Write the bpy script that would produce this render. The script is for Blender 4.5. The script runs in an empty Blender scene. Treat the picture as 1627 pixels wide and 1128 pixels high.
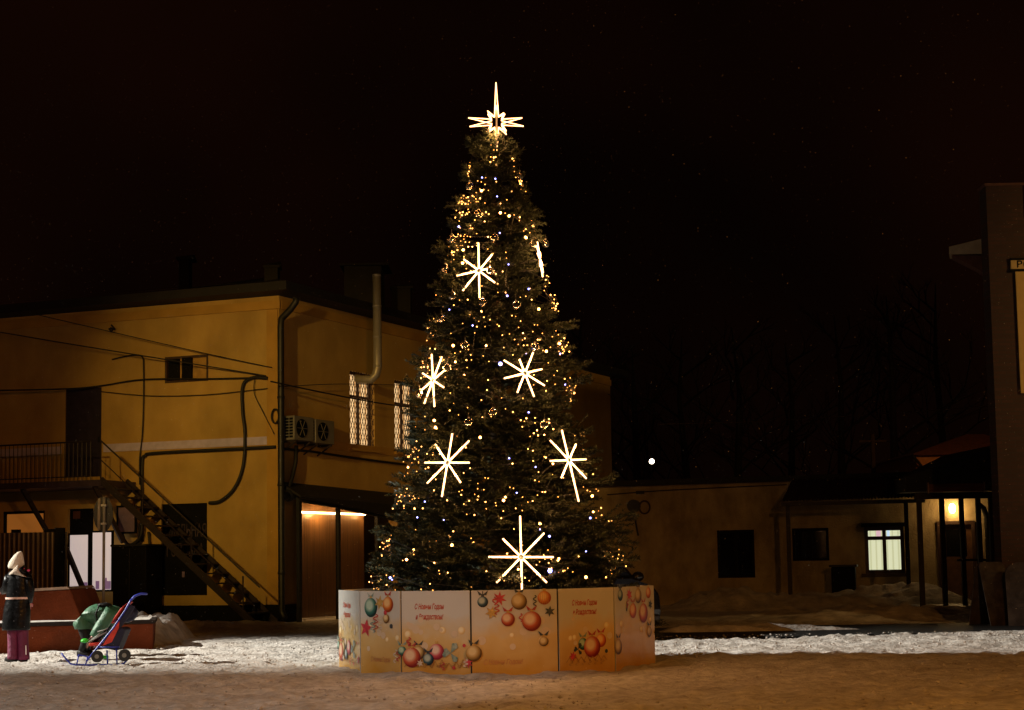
import bpy, math, random
import numpy as np
from mathutils import Vector, Matrix
random.seed(7); rng = np.random.default_rng(7)
sc = bpy.context.scene
COL = sc.collection
R_ = math.radians

# ------------------------------------------------------------------ camera
F, CX, PY0 = 2400.0, 813.5, 692.0
PITCH, ROLL, EYE = R_(4.8), -0.016, 1.4
cam_d = bpy.data.cameras.new('camera'); cam = bpy.data.objects.new('camera', cam_d); COL.objects.link(cam)
cam_d.sensor_width = 36; cam_d.sensor_fit = 'HORIZONTAL'; cam_d.lens = 36 * F / 1627
cam_d.shift_y = (PY0 - 564) / 1627
cam_d.clip_start = 0.1; cam_d.clip_end = 2000
CM = Matrix.Rotation(math.pi / 2 + PITCH, 3, 'X') @ Matrix.Rotation(ROLL, 3, 'Z')
cam.matrix_world = Matrix.Translation((0, 0, EYE)) @ CM.to_4x4()
sc.camera = cam

def ray(px, py):
    return CM @ Vector(((px - CX) / F, -(py - PY0) / F, -1.0))
def W(px, py, d):                       # point seen at a photo pixel, at world depth d
    r = ray(px, py); return Vector((0, 0, EYE)) + r * (d / r.y)
def G(px, py, z=0.0):                   # point on the ground seen at a photo pixel
    r = ray(px, py); return Vector((0, 0, EYE)) + r * ((z - EYE) / r.z)

# ------------------------------------------------------------------ world: night sky
wd = bpy.data.worlds.new('World'); sc.world = wd; wd.use_nodes = True
nt = wd.node_tree; nt.nodes.clear()
o_ = nt.nodes.new('ShaderNodeOutputWorld'); bg = nt.nodes.new('ShaderNodeBackground')
tc = nt.nodes.new('ShaderNodeTexCoord'); nz = nt.nodes.new('ShaderNodeTexNoise'); nz.inputs['Scale'].default_value = 2.2
nz.inputs['Detail'].default_value = 3
cr = nt.nodes.new('ShaderNodeValToRGB')
cr.color_ramp.elements[0].position = .35; cr.color_ramp.elements[0].color = (.0012, .0004, .0002, 1)
cr.color_ramp.elements[1].position = .75; cr.color_ramp.elements[1].color = (.0062, .0016, .0006, 1)
nt.links.new(tc.outputs['Generated'], nz.inputs['Vector']); nt.links.new(nz.outputs['Fac'], cr.inputs['Fac'])
nt.links.new(cr.outputs['Color'], bg.inputs['Color']); bg.inputs['Strength'].default_value = 1.0
nt.links.new(bg.outputs[0], o_.inputs[0])

sc.view_settings.view_transform = 'Standard'; sc.view_settings.look = 'None'
sc.view_settings.exposure = 0; sc.view_settings.gamma = 1
sc.cycles.use_denoising = True
sc.cycles.max_bounces = 6; sc.cycles.transparent_max_bounces = 8
sc.cycles.sample_clamp_indirect = 3.0
sc.cycles.caustics_reflective = False; sc.cycles.caustics_refractive = False

# ------------------------------------------------------------------ street lighting (lamps of the square, outside the frame)
def spot(name, loc, aim, power, col, cone, blend=.3, size=.15):
    d = bpy.data.lights.new(name, 'SPOT'); d.energy = power; d.color = col
    d.spot_size = R_(cone); d.spot_blend = blend; d.shadow_soft_size = size
    o = bpy.data.objects.new(name, d); COL.objects.link(o); o.location = loc
    o.rotation_euler = (Vector(aim) - Vector(loc)).to_track_quat('-Z', 'Y').to_euler()
    return o
SODIUM = (1.0, .42, .10)
spot('sodium_street_light', (7.5, 1, 7.8), (2.0, 19, .5), 4300, (1.0, .39, .065), 60, .8, .2)
spot('facade_street_light', (-11.5, 13, 9), (-6.6, 38, 4.8), 8600, (1, .605, .135), 27, 1.0, .3)
spot('facade_sodium_light', (-16, 10, 8), (-11, 38, 3.5), 620, (1, .32, .05), 50, 1.0, .3)
yl = spot('white_yard_light', (-40, 25.1, 20.5), (-2.5, 25.1, 0), 190000, (1, .95, .83), 23, 1.0, .12)
yl.scale = (.66, 1, 1)
spot('white_square_light', (-9.5, 7, 8.5), (-7.3, 15.0, 0), 2100, (1, .88, .78), 56, .22, .08)
spot('sodium_far_light', (20, 20, 9), (9, 46, 2), 4400, (1.0, .56, .17), 60, 1.0, .3)

# ------------------------------------------------------------------ helpers
ORIG = {}
def tag(o, label=None, cat=None, group=None, kind=None):
    if label: o['label'] = label
    if cat: o['category'] = cat
    if group: o['group'] = group
    if kind: o['kind'] = kind
    return o
def thing(name, loc, label, cat, group=None):
    o = bpy.data.objects.new(name, None); COL.objects.link(o); o.location = loc; o.empty_display_size = .1
    ORIG[o.name] = Vector(loc)
    return tag(o, label, cat, group)

class MB:
    def __init__(s): s.v = []; s.f = []; s.m = []; s.cur = 0; s.uv = {}
    def add(s, vs, fs):
        b = len(s.v); s.v += [tuple(p) for p in vs]
        for f in fs: s.f.append(tuple(b + i for i in f)); s.m.append(s.cur)
        return s
    def quad(s, a, b, c, d, uv=None):
        s.add([a, b, c, d], [(0, 1, 2, 3)])
        if uv: s.uv[len(s.f) - 1] = uv
        return s
    def hexa(s, c):                      # 8 corners: bottom 0-3, top 4-7
        return s.add(c, [(3, 2, 1, 0), (4, 5, 6, 7), (0, 1, 5, 4), (1, 2, 6, 5), (2, 3, 7, 6), (3, 0, 4, 7)])
    def box(s, x0, x1, y0, y1, z0, z1):
        return s.hexa([(x0, y0, z0), (x1, y0, z0), (x1, y1, z0), (x0, y1, z0), (x0, y0, z1), (x1, y0, z1), (x1, y1, z1), (x0, y1, z1)])
    def bar(s, a, b, w, h=None, up=(0, 0, 1)):   # rectangular bar from a to b
        a = Vector(a); b = Vector(b); h = h or w; t = (b - a).normalized(); u = Vector(up)
        if abs(t.dot(u)) > .98: u = Vector((0, 1, 0))
        sx = t.cross(u).normalized() * (w / 2); sy = sx.cross(t).normalized() * (h / 2)
        return s.hexa([a - sx - sy, a + sx - sy, a + sx + sy, a - sx + sy, b - sx - sy, b + sx - sy, b + sx + sy, b - sx + sy])
    def tube(s, pts, r, n=8, cap=True, flat=1.0):
        pts = [Vector(p) for p in pts]; k = len(pts); rs = r if isinstance(r, (list, tuple)) else [r] * k
        base = len(s.v); pu = None
        for i, p in enumerate(pts):
            t = (pts[min(i + 1, k - 1)] - pts[max(i - 1, 0)]).normalized()
            if pu is None:
                u = Vector((0, 0, 1)) if abs(t.z) < .9 else Vector((0, 1, 0))
                u = (u - t * u.dot(t)).normalized()
            else:
                u = pu - t * pu.dot(t)
                u = u.normalized() if u.length > 1e-6 else t.orthogonal().normalized()
            pu = u; w = t.cross(u)
            for j in range(n):
                a = 2 * math.pi * j / n
                s.v.append(tuple(p + u * (rs[i] * math.cos(a)) + w * (rs[i] * flat * math.sin(a))))
        for i in range(k - 1):
            for j in range(n):
                a = base + i * n + j; b = base + i * n + (j + 1) % n
                s.f.append((a, b, b + n, a + n)); s.m.append(s.cur)
        if cap:
            s.f.append(tuple(base + j for j in reversed(range(n)))); s.m.append(s.cur)
            s.f.append(tuple(base + (k - 1) * n + j for j in range(n))); s.m.append(s.cur)
        return s
    def loft(s, rings, n=16, cap=True):  # rings: (centre, x axis vector, y axis vector)
        base = len(s.v); k = len(rings)
        for c, ax, ay in rings:
            c = Vector(c); ax = Vector(ax); ay = Vector(ay)
            for j in range(n):
                a = 2 * math.pi * j / n
                s.v.append(tuple(c + ax * math.cos(a) + ay * math.sin(a)))
        for i in range(k - 1):
            for j in range(n):
                a = base + i * n + j; b = base + i * n + (j + 1) % n
                s.f.append((a, b, b + n, a + n)); s.m.append(s.cur)
        if cap:
            s.f.append(tuple(base + j for j in reversed(range(n)))); s.m.append(s.cur)
            s.f.append(tuple(base + (k - 1) * n + j for j in range(n))); s.m.append(s.cur)
        return s
    def ball(s, c, r, n=12, k=8, sc_=(1, 1, 1)):
        c = Vector(c); base = len(s.v); s.v.append((c.x, c.y, c.z - r * sc_[2]))
        for i in range(1, k):
            a = -math.pi / 2 + math.pi * i / k
            for j in range(n):
                b = 2 * math.pi * j / n
                s.v.append((c.x + r * sc_[0] * math.cos(a) * math.cos(b), c.y + r * sc_[1] * math.cos(a) * math.sin(b), c.z + r * sc_[2] * math.sin(a)))
        s.v.append((c.x, c.y, c.z + r * sc_[2])); top = len(s.v) - 1
        for j in range(n):
            s.f.append((base, base + 1 + (j + 1) % n, base + 1 + j)); s.m.append(s.cur)
            l = base + 1 + (k - 2) * n; s.f.append((l + j, l + (j + 1) % n, top)); s.m.append(s.cur)
        for i in range(k - 2):
            for j in range(n):
                a = base + 1 + i * n + j; b = base + 1 + i * n + (j + 1) % n
                s.f.append((a, b, b + n, a + n)); s.m.append(s.cur)
        return s
    def build(s, name, mats, parent=None, smooth=False, bevel=0):
        me = bpy.data.meshes.new(name)
        off = Vector((0, 0, 0)); p = parent
        if p is not None: off = ORIG[p.name]
        me.from_pydata([(v[0] - off.x, v[1] - off.y, v[2] - off.z) for v in s.v], [], s.f)
        mats = mats if isinstance(mats, (list, tuple)) else [mats]
        for m in mats: me.materials.append(m)
        me.polygons.foreach_set('material_index', s.m)
        if smooth: me.polygons.foreach_set('use_smooth', [True] * len(s.f))
        if s.uv:
            l = me.uv_layers.new(name='UVMap')
            for fi, uv in s.uv.items():
                for li, c in zip(me.polygons[fi].loop_indices, uv): l.data[li].uv = c
        me.update()
        o = bpy.data.objects.new(name, me); COL.objects.link(o)
        if parent is not None: o.parent = parent; ORIG[o.name] = off
        else: ORIG[o.name] = Vector((0, 0, 0))
        if bevel:
            b = o.modifiers.new('bevel', 'BEVEL'); b.width = bevel; b.segments = 2; b.limit_method = 'ANGLE'
        return o

def copy_tree(o, parent=None):
    c = o.copy(); COL.objects.link(c); ORIG[c.name] = ORIG.get(o.name, Vector((0, 0, 0)))
    if parent is not None: c.parent = parent
    for ch in list(o.children): copy_tree(ch, c)
    return c

# ------------------------------------------------------------------ materials
MATS = {}
def mat(name, base, rough=.6, var=.25, scale=6.0, bump=0.0, bscale=40.0, metal=0.0, spec=.5, stretch=(1, 1, 1), base2=None, sheen=0):
    if name in MATS: return MATS[name]
    m = bpy.data.materials.new(name); m.use_nodes = True; n = m.node_tree; b = n.nodes['Principled BSDF']
    b.inputs['Roughness'].default_value = rough; b.inputs['Metallic'].default_value = metal
    b.inputs['Specular IOR Level'].default_value = spec
    t = n.nodes.new('ShaderNodeTexCoord'); mp = n.nodes.new('ShaderNodeMapping'); mp.inputs['Scale'].default_value = stretch
    n.links.new(t.outputs['Object'], mp.inputs['Vector'])
    no = n.nodes.new('ShaderNodeTexNoise'); no.inputs['Scale'].default_value = scale; no.inputs['Detail'].default_value = 6
    n.links.new(mp.outputs[0], no.inputs['Vector'])
    r = n.nodes.new('ShaderNodeValToRGB')
    lo = [c * (1 - var) for c in base] if base2 is None else list(base2); hi = [min(1, c * (1 + var)) for c in base] if base2 is None else list(base)
    r.color_ramp.elements[0].position = .3; r.color_ramp.elements[1].position = .7
    r.color_ramp.elements[0].color = (*lo, 1); r.color_ramp.elements[1].color = (*hi, 1)
    n.links.new(no.outputs['Fac'], r.inputs['Fac']); n.links.new(r.outputs['Color'], b.inputs['Base Color'])
    if bump:
        n2 = n.nodes.new('ShaderNodeTexNoise'); n2.inputs['Scale'].default_value = bscale; n2.inputs['Detail'].default_value = 5
        n.links.new(mp.outputs[0], n2.inputs['Vector'])
        bp = n.nodes.new('ShaderNodeBump'); bp.inputs['Strength'].default_value = bump; bp.inputs['Distance'].default_value = .03
        n.links.new(n2.outputs['Fac'], bp.inputs['Height']); n.links.new(bp.outputs[0], b.inputs['Normal'])
    MATS[name] = m; return m
def emit(name, col, strength, base=(.8, .7, .5)):
    if name in MATS: return MATS[name]
    m = bpy.data.materials.new(name); m.use_nodes = True; b = m.node_tree.nodes['Principled BSDF']
    b.inputs['Base Color'].default_value = (*base, 1); b.inputs['Roughness'].default_value = .4
    b.inputs['Emission Color'].default_value = (*col, 1); b.inputs['Emission Strength'].default_value = strength
    MATS[name] = m; return m

M_snow = mat('packed_snow', (.70, .66, .62), .7, base2=(.42, .385, .35), scale=8.0, bump=1.0, bscale=22, spec=.3)
M_bank = mat('dirty_snow_bank', (.64, .59, .54), .8, base2=(.33, .30, .27), scale=3.2, bump=1.0, bscale=15, spec=.2)
M_asph = mat('wet_asphalt', (.009, .0085, .008), .55, var=.4, scale=5, bump=.3, bscale=30)
M_ochre = mat('ochre_plaster', (.48, .315, .09), .85, var=.13, scale=1.1, bump=.25, bscale=30, spec=.2)
def add_stain(m, scale, amt, stretch):
    n = m.node_tree; b = n.nodes['Principled BSDF']; src = b.inputs['Base Color'].links[0].from_socket
    t = n.nodes.new('ShaderNodeTexCoord'); mp = n.nodes.new('ShaderNodeMapping'); mp.inputs['Scale'].default_value = stretch; no = n.nodes.new('ShaderNodeTexNoise'); no.inputs['Scale'].default_value = scale; no.inputs['Detail'].default_value = 8; no.inputs['Roughness'].default_value = .65
    n.links.new(t.outputs['Object'], mp.inputs[0]); n.links.new(mp.outputs[0], no.inputs[0]); r = n.nodes.new('ShaderNodeValToRGB'); r.color_ramp.elements[0].position = .36; r.color_ramp.elements[0].color = (amt, amt * .95, amt * .9, 1); r.color_ramp.elements[1].position = .56; r.color_ramp.elements[1].color = (1, 1, 1, 1)
    n.links.new(no.outputs['Fac'], r.inputs[0]); mx = n.nodes.new('ShaderNodeMix'); mx.data_type = 'RGBA'; mx.blend_type = 'MULTIPLY'; mx.inputs[0].default_value = 1; n.links.new(src, mx.inputs[6]); n.links.new(r.outputs[0], mx.inputs[7]); n.links.new(mx.outputs[2], b.inputs['Base Color'])
add_stain(M_ochre, .9, .89, (1, 1, .35))
M_ochre_d = mat('ochre_pilaster', (.45, .26, .055), .85, var=.14, scale=1.6, bump=.2, bscale=30, spec=.2)
M_beige = mat('beige_render', (.44, .36, .21), .9, var=.22, scale=1.3, bump=.7, bscale=18, spec=.15)
add_stain(M_beige, 1.0, .60, (1, 1, .5)); add_stain(M_snow, 1.3, .74, (1, 1, 1))
M_black = mat('black_metal', (.012, .012, .013), .5, var=.4, scale=9)
M_rust = mat('dark_painted_steel', (.018, .010, .009), .55, var=.4, scale=9)
M_roof = mat('dark_roof_sheet', (.009, .007, .0065), .75, var=.35, scale=3)
M_band = mat('white_band', (.50, .44, .66), .7, var=.12)
M_door = mat('dark_blue_door', (.022, .016, .035), .5, var=.3)
M_dark = mat('dark_opening', (.005, .0045, .004), .7, var=.3, spec=.12)
M_cable = mat('black_cable', (.010, .009, .009), .6, var=.2)
M_white = mat('white_board', (.80, .72, .72), .6, var=.06, scale=3)
M_lilac = mat('lilac_board', (.20, .14, .26), .6, var=.15)
M_plast = mat('white_plastic', (.17, .16, .14), .5, var=.1)
M_steel = mat('galvanised_steel', (.34, .32, .29), .36, var=.15, scale=12, metal=.25, stretch=(1, 1, .2))
M_planter = mat('brown_painted_concrete', (.135, .030, .009), .8, var=.28, spec=.15, scale=2.5, bump=.5, bscale=24)
M_cope = mat('planter_coping', (.30, .20, .14), .7, var=.3)
M_brick = mat('dark_brick', (.10, .042, .028), .85, var=.3)
M_bark = mat('bark', (.06, .040, .026), .9, var=.4, scale=14)
M_needle = mat('spruce_needles', (.072, .086, .046), .50, base2=(.015, .022, .011), scale=5.5, spec=.25)
M_ftree = mat('far_trees', (.007, .0045, .003), .9, var=.4)
M_wood = mat('fence_steel_brown', (.050, .030, .024), .45, var=.35, scale=5, stretch=(3, 3, .4))
M_skin = mat('skin', (.55, .32, .24), .55, var=.06)
M_coatk = mat('black_quilted_coat', (.0025, .0025, .003), .34, var=.3, spec=.2, scale=12, bump=.55, bscale=8)
M_wine = mat('magenta_trousers', (.12, .004, .038), .65, var=.22, scale=12, bump=.5, bscale=22)
M_knit = mat('cream_knit', (.72, .62, .50), .9, var=.1, scale=30, bump=.6, bscale=120)
M_fur = mat('cream_fur', (.70, .58, .47), .95, var=.18, scale=40, bump=1.0, bscale=70)
M_pink = mat('pink_lining', (.55, .05, .14), .7, var=.15)
M_green = mat('green_down_coat', (.030, .105, .052), .55, var=.22, scale=8, bump=.7, bscale=13)
M_navy = mat('navy_fabric', (.007, .007, .030), .7, var=.3, scale=20)
M_blue = mat('blue_tube', (.030, .050, .42), .35, var=.12)
M_red = mat('red_fabric', (.62, .045, .025), .6, var=.18, scale=14)
M_lime = mat('green_plastic', (.05, .60, .04), .35, var=.08)
M_rubber = mat('rubber', (.012, .012, .012), .7, var=.2)
M_boot = mat('black_boots', (.004, .0035, .0035), .55, var=.2, spec=.2)
M_carp = mat('black_car_paint', (.012, .011, .012), .16, var=.1, spec=.6)
M_glassd = mat('dark_glass', (.006, .006, .007), .06, var=.05, spec=.7)
M_frame = mat('brown_window_frame', (.045, .022, .014), .5, var=.2)
M_cream = mat('cream_fascia', (.42, .34, .22), .8, var=.12)
M_signy = mat('yellow_sign', (.42, .27, .07), .6, var=.08)
M_house = mat('orange_house_wall', (.42, .20, .08), .85, var=.15)
M_flake = mat('snowflake_ice', (.85, .85, .85), .6, var=.02)
E_rope = emit('light_tube', (1, .51, .22), 5)
E_star = emit('star_tube', (1, .49, .20), 5)
E_b1 = emit('bulb_warm', (1, .40, .09), 7)
E_b2 = emit('bulb_dim', (1, .36, .06), 4)
E_b3 = emit('bulb_bright', (1, .40, .09), 18)
E_blue = emit('bulb_blue', (.22, .24, 1.0), 9)
E_win = emit('lit_blinds', (.86, .90, .56), .62)
E_lattw = emit('lit_room', (1, .66, .33), .62)
E_orange = emit('orange_pane_reflection', (1, .30, .04), .16)  # orange reflection in the pane, put in as faint emission
E_lamp = emit('wall_lamp_glass', (1, .68, .28), 26)
E_white = emit('white_lamp_glass', (1, .86, .62), 9)
E_tube = emit('strip_lamp', (1, .62, .27), 40)

def vnoise(x, y, freq, seed):
    r = np.random.default_rng(seed).random((256, 256)); x = x * freq; y = y * freq
    xi = np.floor(x).astype(int); yi = np.floor(y).astype(int); fx = x - xi; fy = y - yi
    fx = fx * fx * (3 - 2 * fx); fy = fy * fy * (3 - 2 * fy)
    g = lambda a, b: r[a % 256, b % 256]
    return (g(xi, yi) * (1 - fx) + g(xi + 1, yi) * fx) * (1 - fy) + (g(xi, yi + 1) * (1 - fx) + g(xi + 1, yi + 1) * fx) * fy - .5
def grid_mesh(name, X, Y, Z, m, mask=None):
    ny, nx = X.shape; v = np.stack([X, Y, Z], -1).reshape(-1, 3)
    i = np.arange(ny - 1)[:, None] * nx + np.arange(nx - 1)[None]; f = np.stack([i, i + 1, i + nx + 1, i + nx], -1).reshape(-1, 4)
    if mask is not None: f = f[mask.reshape(-1)[f].any(1)]
    me = bpy.data.meshes.new(name); me.vertices.add(len(v)); me.vertices.foreach_set('co', v.ravel().astype(np.float32))
    me.loops.add(f.size); me.loops.foreach_set('vertex_index', f.ravel().astype(np.int32))
    me.polygons.add(len(f)); me.polygons.foreach_set('loop_start', np.arange(len(f), dtype=np.int32) * 4)
    me.polygons.foreach_set('use_smooth', np.ones(len(f), bool)); me.materials.append(m); me.update(); me.validate()
    o = bpy.data.objects.new(name, me); COL.objects.link(o); ORIG[o.name] = Vector((0, 0, 0)); return o

# ------------------------------------------------------------------ ground
TC = Vector((W(793, 900, 21.1).x, 21.1, 0))           # axis of the tree
FR = 2.22                                             # radius of the panel ring
gx = np.unique(np.concatenate([np.linspace(-300, -14, 24), np.arange(-14, 16, .06), np.linspace(16, 300, 24)]))
gy = np.unique(np.concatenate([np.linspace(-60, 10, 16), np.arange(10, 36, .06), np.arange(36, 62, .6), np.linspace(62, 420, 22)]))
X, Y = np.meshgrid(gx, gy)
fade = np.clip((Y - 9) / 3, 0, 1) * np.clip((40 - Y) / 5, 0, 1) * np.clip((16 - abs(X)) / 2, 0, 1)
Z = .025 * vnoise(X, Y, .9, 1) + .022 * vnoise(X, Y, 2.3, 2) + .052 * vnoise(X, Y, 4.7, 3) + .055 * np.maximum(vnoise(X, Y, 8.2, 4), -.12)
rr = np.hypot(X - TC.x, Y - TC.y)
rough = .9 + .15 * ((Y > 22.2) & (X > 2))
Z = Z * fade * rough + np.where(rr < 3.2, .030 * np.clip(1 - abs(rr - 2.3) / .35, 0, 1) * (1 + 2 * vnoise(X, Y, 3.1, 9)), 0) * fade
Z = Z - .03 * (rr < 1.9)
Z = np.where((Y > 26.2 + .26 * np.clip(X - 2.2, 0, 30)) & (Y < 31.8) & (X > 1.5), -.03, Z)
tag(grid_mesh('ground', X, Y, Z, M_snow), kind='structure')
mb = MB(); a = 2.2
mb.add([(a, 26.4, .006), (9, 28.2, .006), (14, 29.6, .006), (40, 30.6, .006), (40, 31.5, .006), (a, 31.5, .006)], [(0, 1, 2, 3, 4, 5)])
tag(mb.build('road', M_asph), kind='structure')

def bank(name, x0, x1, y0, y1, hfun, seed, step=.09, lump=1.0):
    xs = np.arange(x0, x1, step); ys = np.arange(y0, y1, step); X, Y = np.meshgrid(xs, ys)
    u = (X - x0) / (x1 - x0); v = (Y - y0) / (y1 - y0)
    env = np.clip(np.minimum(u, 1 - u) * 5, 0, 1) * np.clip(np.minimum(v, 1 - v) * 3.5, 0, 1); env = env * env * (3 - 2 * env)
    n = vnoise(X, Y, .8, seed) + .6 * vnoise(X, Y, 1.9, seed + 1) + .35 * vnoise(X, Y, 4.2, seed + 2) + lump * (.55 * np.abs(vnoise(X, Y, 3.1, seed + 5)) + .3 * np.abs(vnoise(X, Y, 7.3, seed + 3))) - .2
    Z = env * hfun(u, v) * (1 + .75 * n) - .06
    return tag(grid_mesh(name, X, Y, Z, M_bank, Z > -.05), kind='structure')
p = G(215, 1003); q = G(345, 1003)
bank('snow_bank', p.x - .6, q.x + .35, 26.6, 31.5, lambda u, v: .80 * (1 - .55 * u), 21, .05, 1.5)
bank('snow_bank', -13.5, -4.0, 32.6, 36.4, lambda u, v: .24 + 0 * u, 24)
bank('snow_bank', 3.6, 13.5, 40.5, 45.4, lambda u, v: .44 + .08 * np.sin(u * 9), 31, .10)
bank('snow_bank', 3.2, 12.6, 32.2, 38.4, lambda u, v: .22 * np.exp(-((u - .55) / .3) ** 2) + .07, 41, .07)
bank('snow_bank', 2.4, 7.2, 29.2, 29.9, lambda u, v: .15 + 0 * u, 51, .04, 1.3)
bank('snow_bank', 13.4, 22, 40, 45, lambda u, v: .2 + 0 * u, 61, .12)
def crumbs(name, n, x0, x1, y0, y1, r0, r1, seed):
    rg = np.random.default_rng(seed); mb = MB(); o8 = np.array([(1, 0, 0), (-1, 0, 0), (0, 1, 0), (0, -1, 0), (0, 0, 1), (0, 0, -1)], float)
    for _ in range(n):
        x = rg.uniform(x0, x1); y = rg.uniform(y0, y1)
        if math.hypot(x - TC.x, y - TC.y) < 2.5: continue
        if vnoise(np.array([x]), np.array([y]), .6, 91)[0] < rg.uniform(-.5, .25): continue
        r = r0 + (r1 - r0) * rg.random() ** 3; q = o8 * r * rg.uniform(.6, 1.3, (6, 1)) * np.array([1.2, 1.2, .8]); a = rg.uniform(0, 6.3); c, d = math.cos(a), math.sin(a)
        mb.add([(x + p[0] * c - p[1] * d, y + p[0] * d + p[1] * c, .012 + p[2]) for p in q], [(0, 2, 4), (2, 1, 4), (1, 3, 4), (3, 0, 4), (2, 0, 5), (1, 2, 5), (3, 1, 5), (0, 3, 5)])
    return tag(mb.build(name, M_snow), kind='stuff')
crumbs('snow_crumbs', 16000, -9, 10, 13, 28, .004, .026, 5)

# ------------------------------------------------------------------ facades
class Fac:
    def __init__(s, O, u): 
        s.O = Vector((O[0], O[1], 0)); s.u = Vector((u[0], u[1], 0)).normalized(); n = Vector((s.u.y, -s.u.x, 0))
        s.n = n if n.y < 0 else -n
    def P(s, a, z, off=0): return s.O + s.u * a + s.n * off + Vector((0, 0, z))
    def hit(s, px, py, off=0):
        r = ray(px, py); c = Vector((0, 0, EYE)); o = s.O + s.n * off
        t = (o - c).dot(s.n) / r.dot(s.n); p = c + r * t - o; return p.dot(s.u), p.z
    def at(s, px, py, off=0): a, z = s.hit(px, py, off); return s.P(a, z, off)
    def rect(s, x0, y0, x1, y1, off=0):   # photo rectangle -> (s0, s1, z0, z1)
        ym = (y0 + y1) / 2; xm = (x0 + x1) / 2
        a = s.hit(x0, ym, off)[0]; b = s.hit(x1, ym, off)[0]; z1 = s.hit(xm, y0, off)[1]; z0 = s.hit(xm, y1, off)[1]
        return min(a, b), max(a, b), z0, z1
    def box(s, mb, a, b, z0, z1, o0, o1):
        c = [s.P(a, z0, o1), s.P(b, z0, o1), s.P(b, z0, o0), s.P(a, z0, o0)]
        return mb.hexa(c + [p + Vector((0, 0, z1 - z0)) for p in c])
    def wall(s, mb, a0, a1, z0, z1, holes, deep=.18):
        S = sorted({a0, a1, *[h[i] for h in holes for i in (0, 1)]}); Z = sorted({z0, z1, *[h[i] for h in holes for i in (2, 3)]})
        for i in range(len(S) - 1):
            for j in range(len(Z) - 1):
                cs = (S[i] + S[i + 1]) / 2; cz = (Z[j] + Z[j + 1]) / 2
                if any(h[0] < cs < h[1] and h[2] < cz < h[3] for h in holes): continue
                mb.quad(s.P(S[i], Z[j]), s.P(S[i + 1], Z[j]), s.P(S[i + 1], Z[j + 1]), s.P(S[i], Z[j + 1]))
        for h in holes:
            a, b, c, d = h
            mb.quad(s.P(a, c), s.P(a, d), s.P(a, d, -deep), s.P(a, c, -deep)); mb.quad(s.P(b, c), s.P(b, d), s.P(b, d, -deep), s.P(b, c, -deep))
            mb.quad(s.P(a, c), s.P(b, c), s.P(b, c, -deep), s.P(a, c, -deep)); mb.quad(s.P(a, d), s.P(b, d), s.P(b, d, -deep), s.P(a, d, -deep))
        return mb

# ============================================================ LEFT TWO-STOREY BUILDING
CD = 38.0
C0 = W(444, 800, CD)
F1 = Fac(C0, (-.943, .332)); F2 = Fac(C0, (.465, .885))
L1, L2 = 24.0, 20.6
zE = F1.hit(436, 470)[1]                                  # eaves height at the corner
bld = thing('ochre_building', (C0.x, C0.y, 0), 'ochre two-storey building with dark hip roof, downpipe and outside stair', 'building')
h_small = F1.rect(262, 565, 331, 607)
h_up = F1.rect(103, 617, 161, 758)
h_or = F1.rect(4, 812, 71, 852)
h_ent = F1.rect(107, 808, 148, 960)
h_mid = F1.rect(256, 800, 329, 946)
w1 = F2.rect(556, 592, 595, 712); w2 = F2.rect(627, 606, 662, 718)
h_gar = F2.rect(478, 800, 632, 1000)
h_gar = (h_gar[0], h_gar[1], -.1, h_gar[3])
mb = MB(); F1.wall(mb, 0, L1, -.2, zE, [h_small, h_up, h_or, h_ent, h_mid]); F2.wall(mb, 0, L2, -.2, zE, [w1, w2, h_gar], .3)
A1 = F1.P(L1, 0); B1 = F2.P(L2, 0); D1 = A1 + B1 - F1.P(0, 0)
for a, b in ((A1, D1), (D1, B1)):
    mb.quad(Vector((a.x, a.y, 0)), Vector((b.x, b.y, 0)), Vector((b.x, b.y, zE)), Vector((a.x, a.y, zE)))
mb.build('wall', M_ochre, bld)
mb = MB(); zb = F1.hit(430, 961)[1]
F1.box(mb, -.03, L1, -.2, zb, 0, .04); F2.box(mb, .05, h_gar[0] - .25, -.2, zb, 0, .04); mb.build('plinth', M_dark, bld)
mb = MB(); s_ = F1.rect(425, 500, 441, 900); F1.box(mb, .02, s_[1], zb + .01, zE - .36, 0, .035); mb.build('pilaster', M_ochre_d, bld)
mb = MB(); F1.box(mb, -.05, L1, zE - .34, zE - .12, 0, .05); F2.box(mb, .06, L2, zE - .34, zE - .12, 0, .05); mb.build('cornice', M_ochre_d, bld)
mb = MB(); r0 = F1.rect(180, 698, 300, 716); r1 = F1.rect(430, 693, 442, 706); zB = (r1[2], r1[3])
rl = F1.rect(165, 700, 425, 716); F1.box(mb, rl[0], rl[1], zB[0], zB[1], 0, .03)
rk = F1.rect(0, 700, 98, 716); F1.box(mb, rk[0], rk[1] + 3, zB[0], zB[1], 0, .03); mb.build('wall_band', M_band, bld)
mb = MB(); F2.box(mb, .1, L2, zB[0], zB[1], 0, .03); mb.build('wall_band', M_ochre_d, bld)
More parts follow.
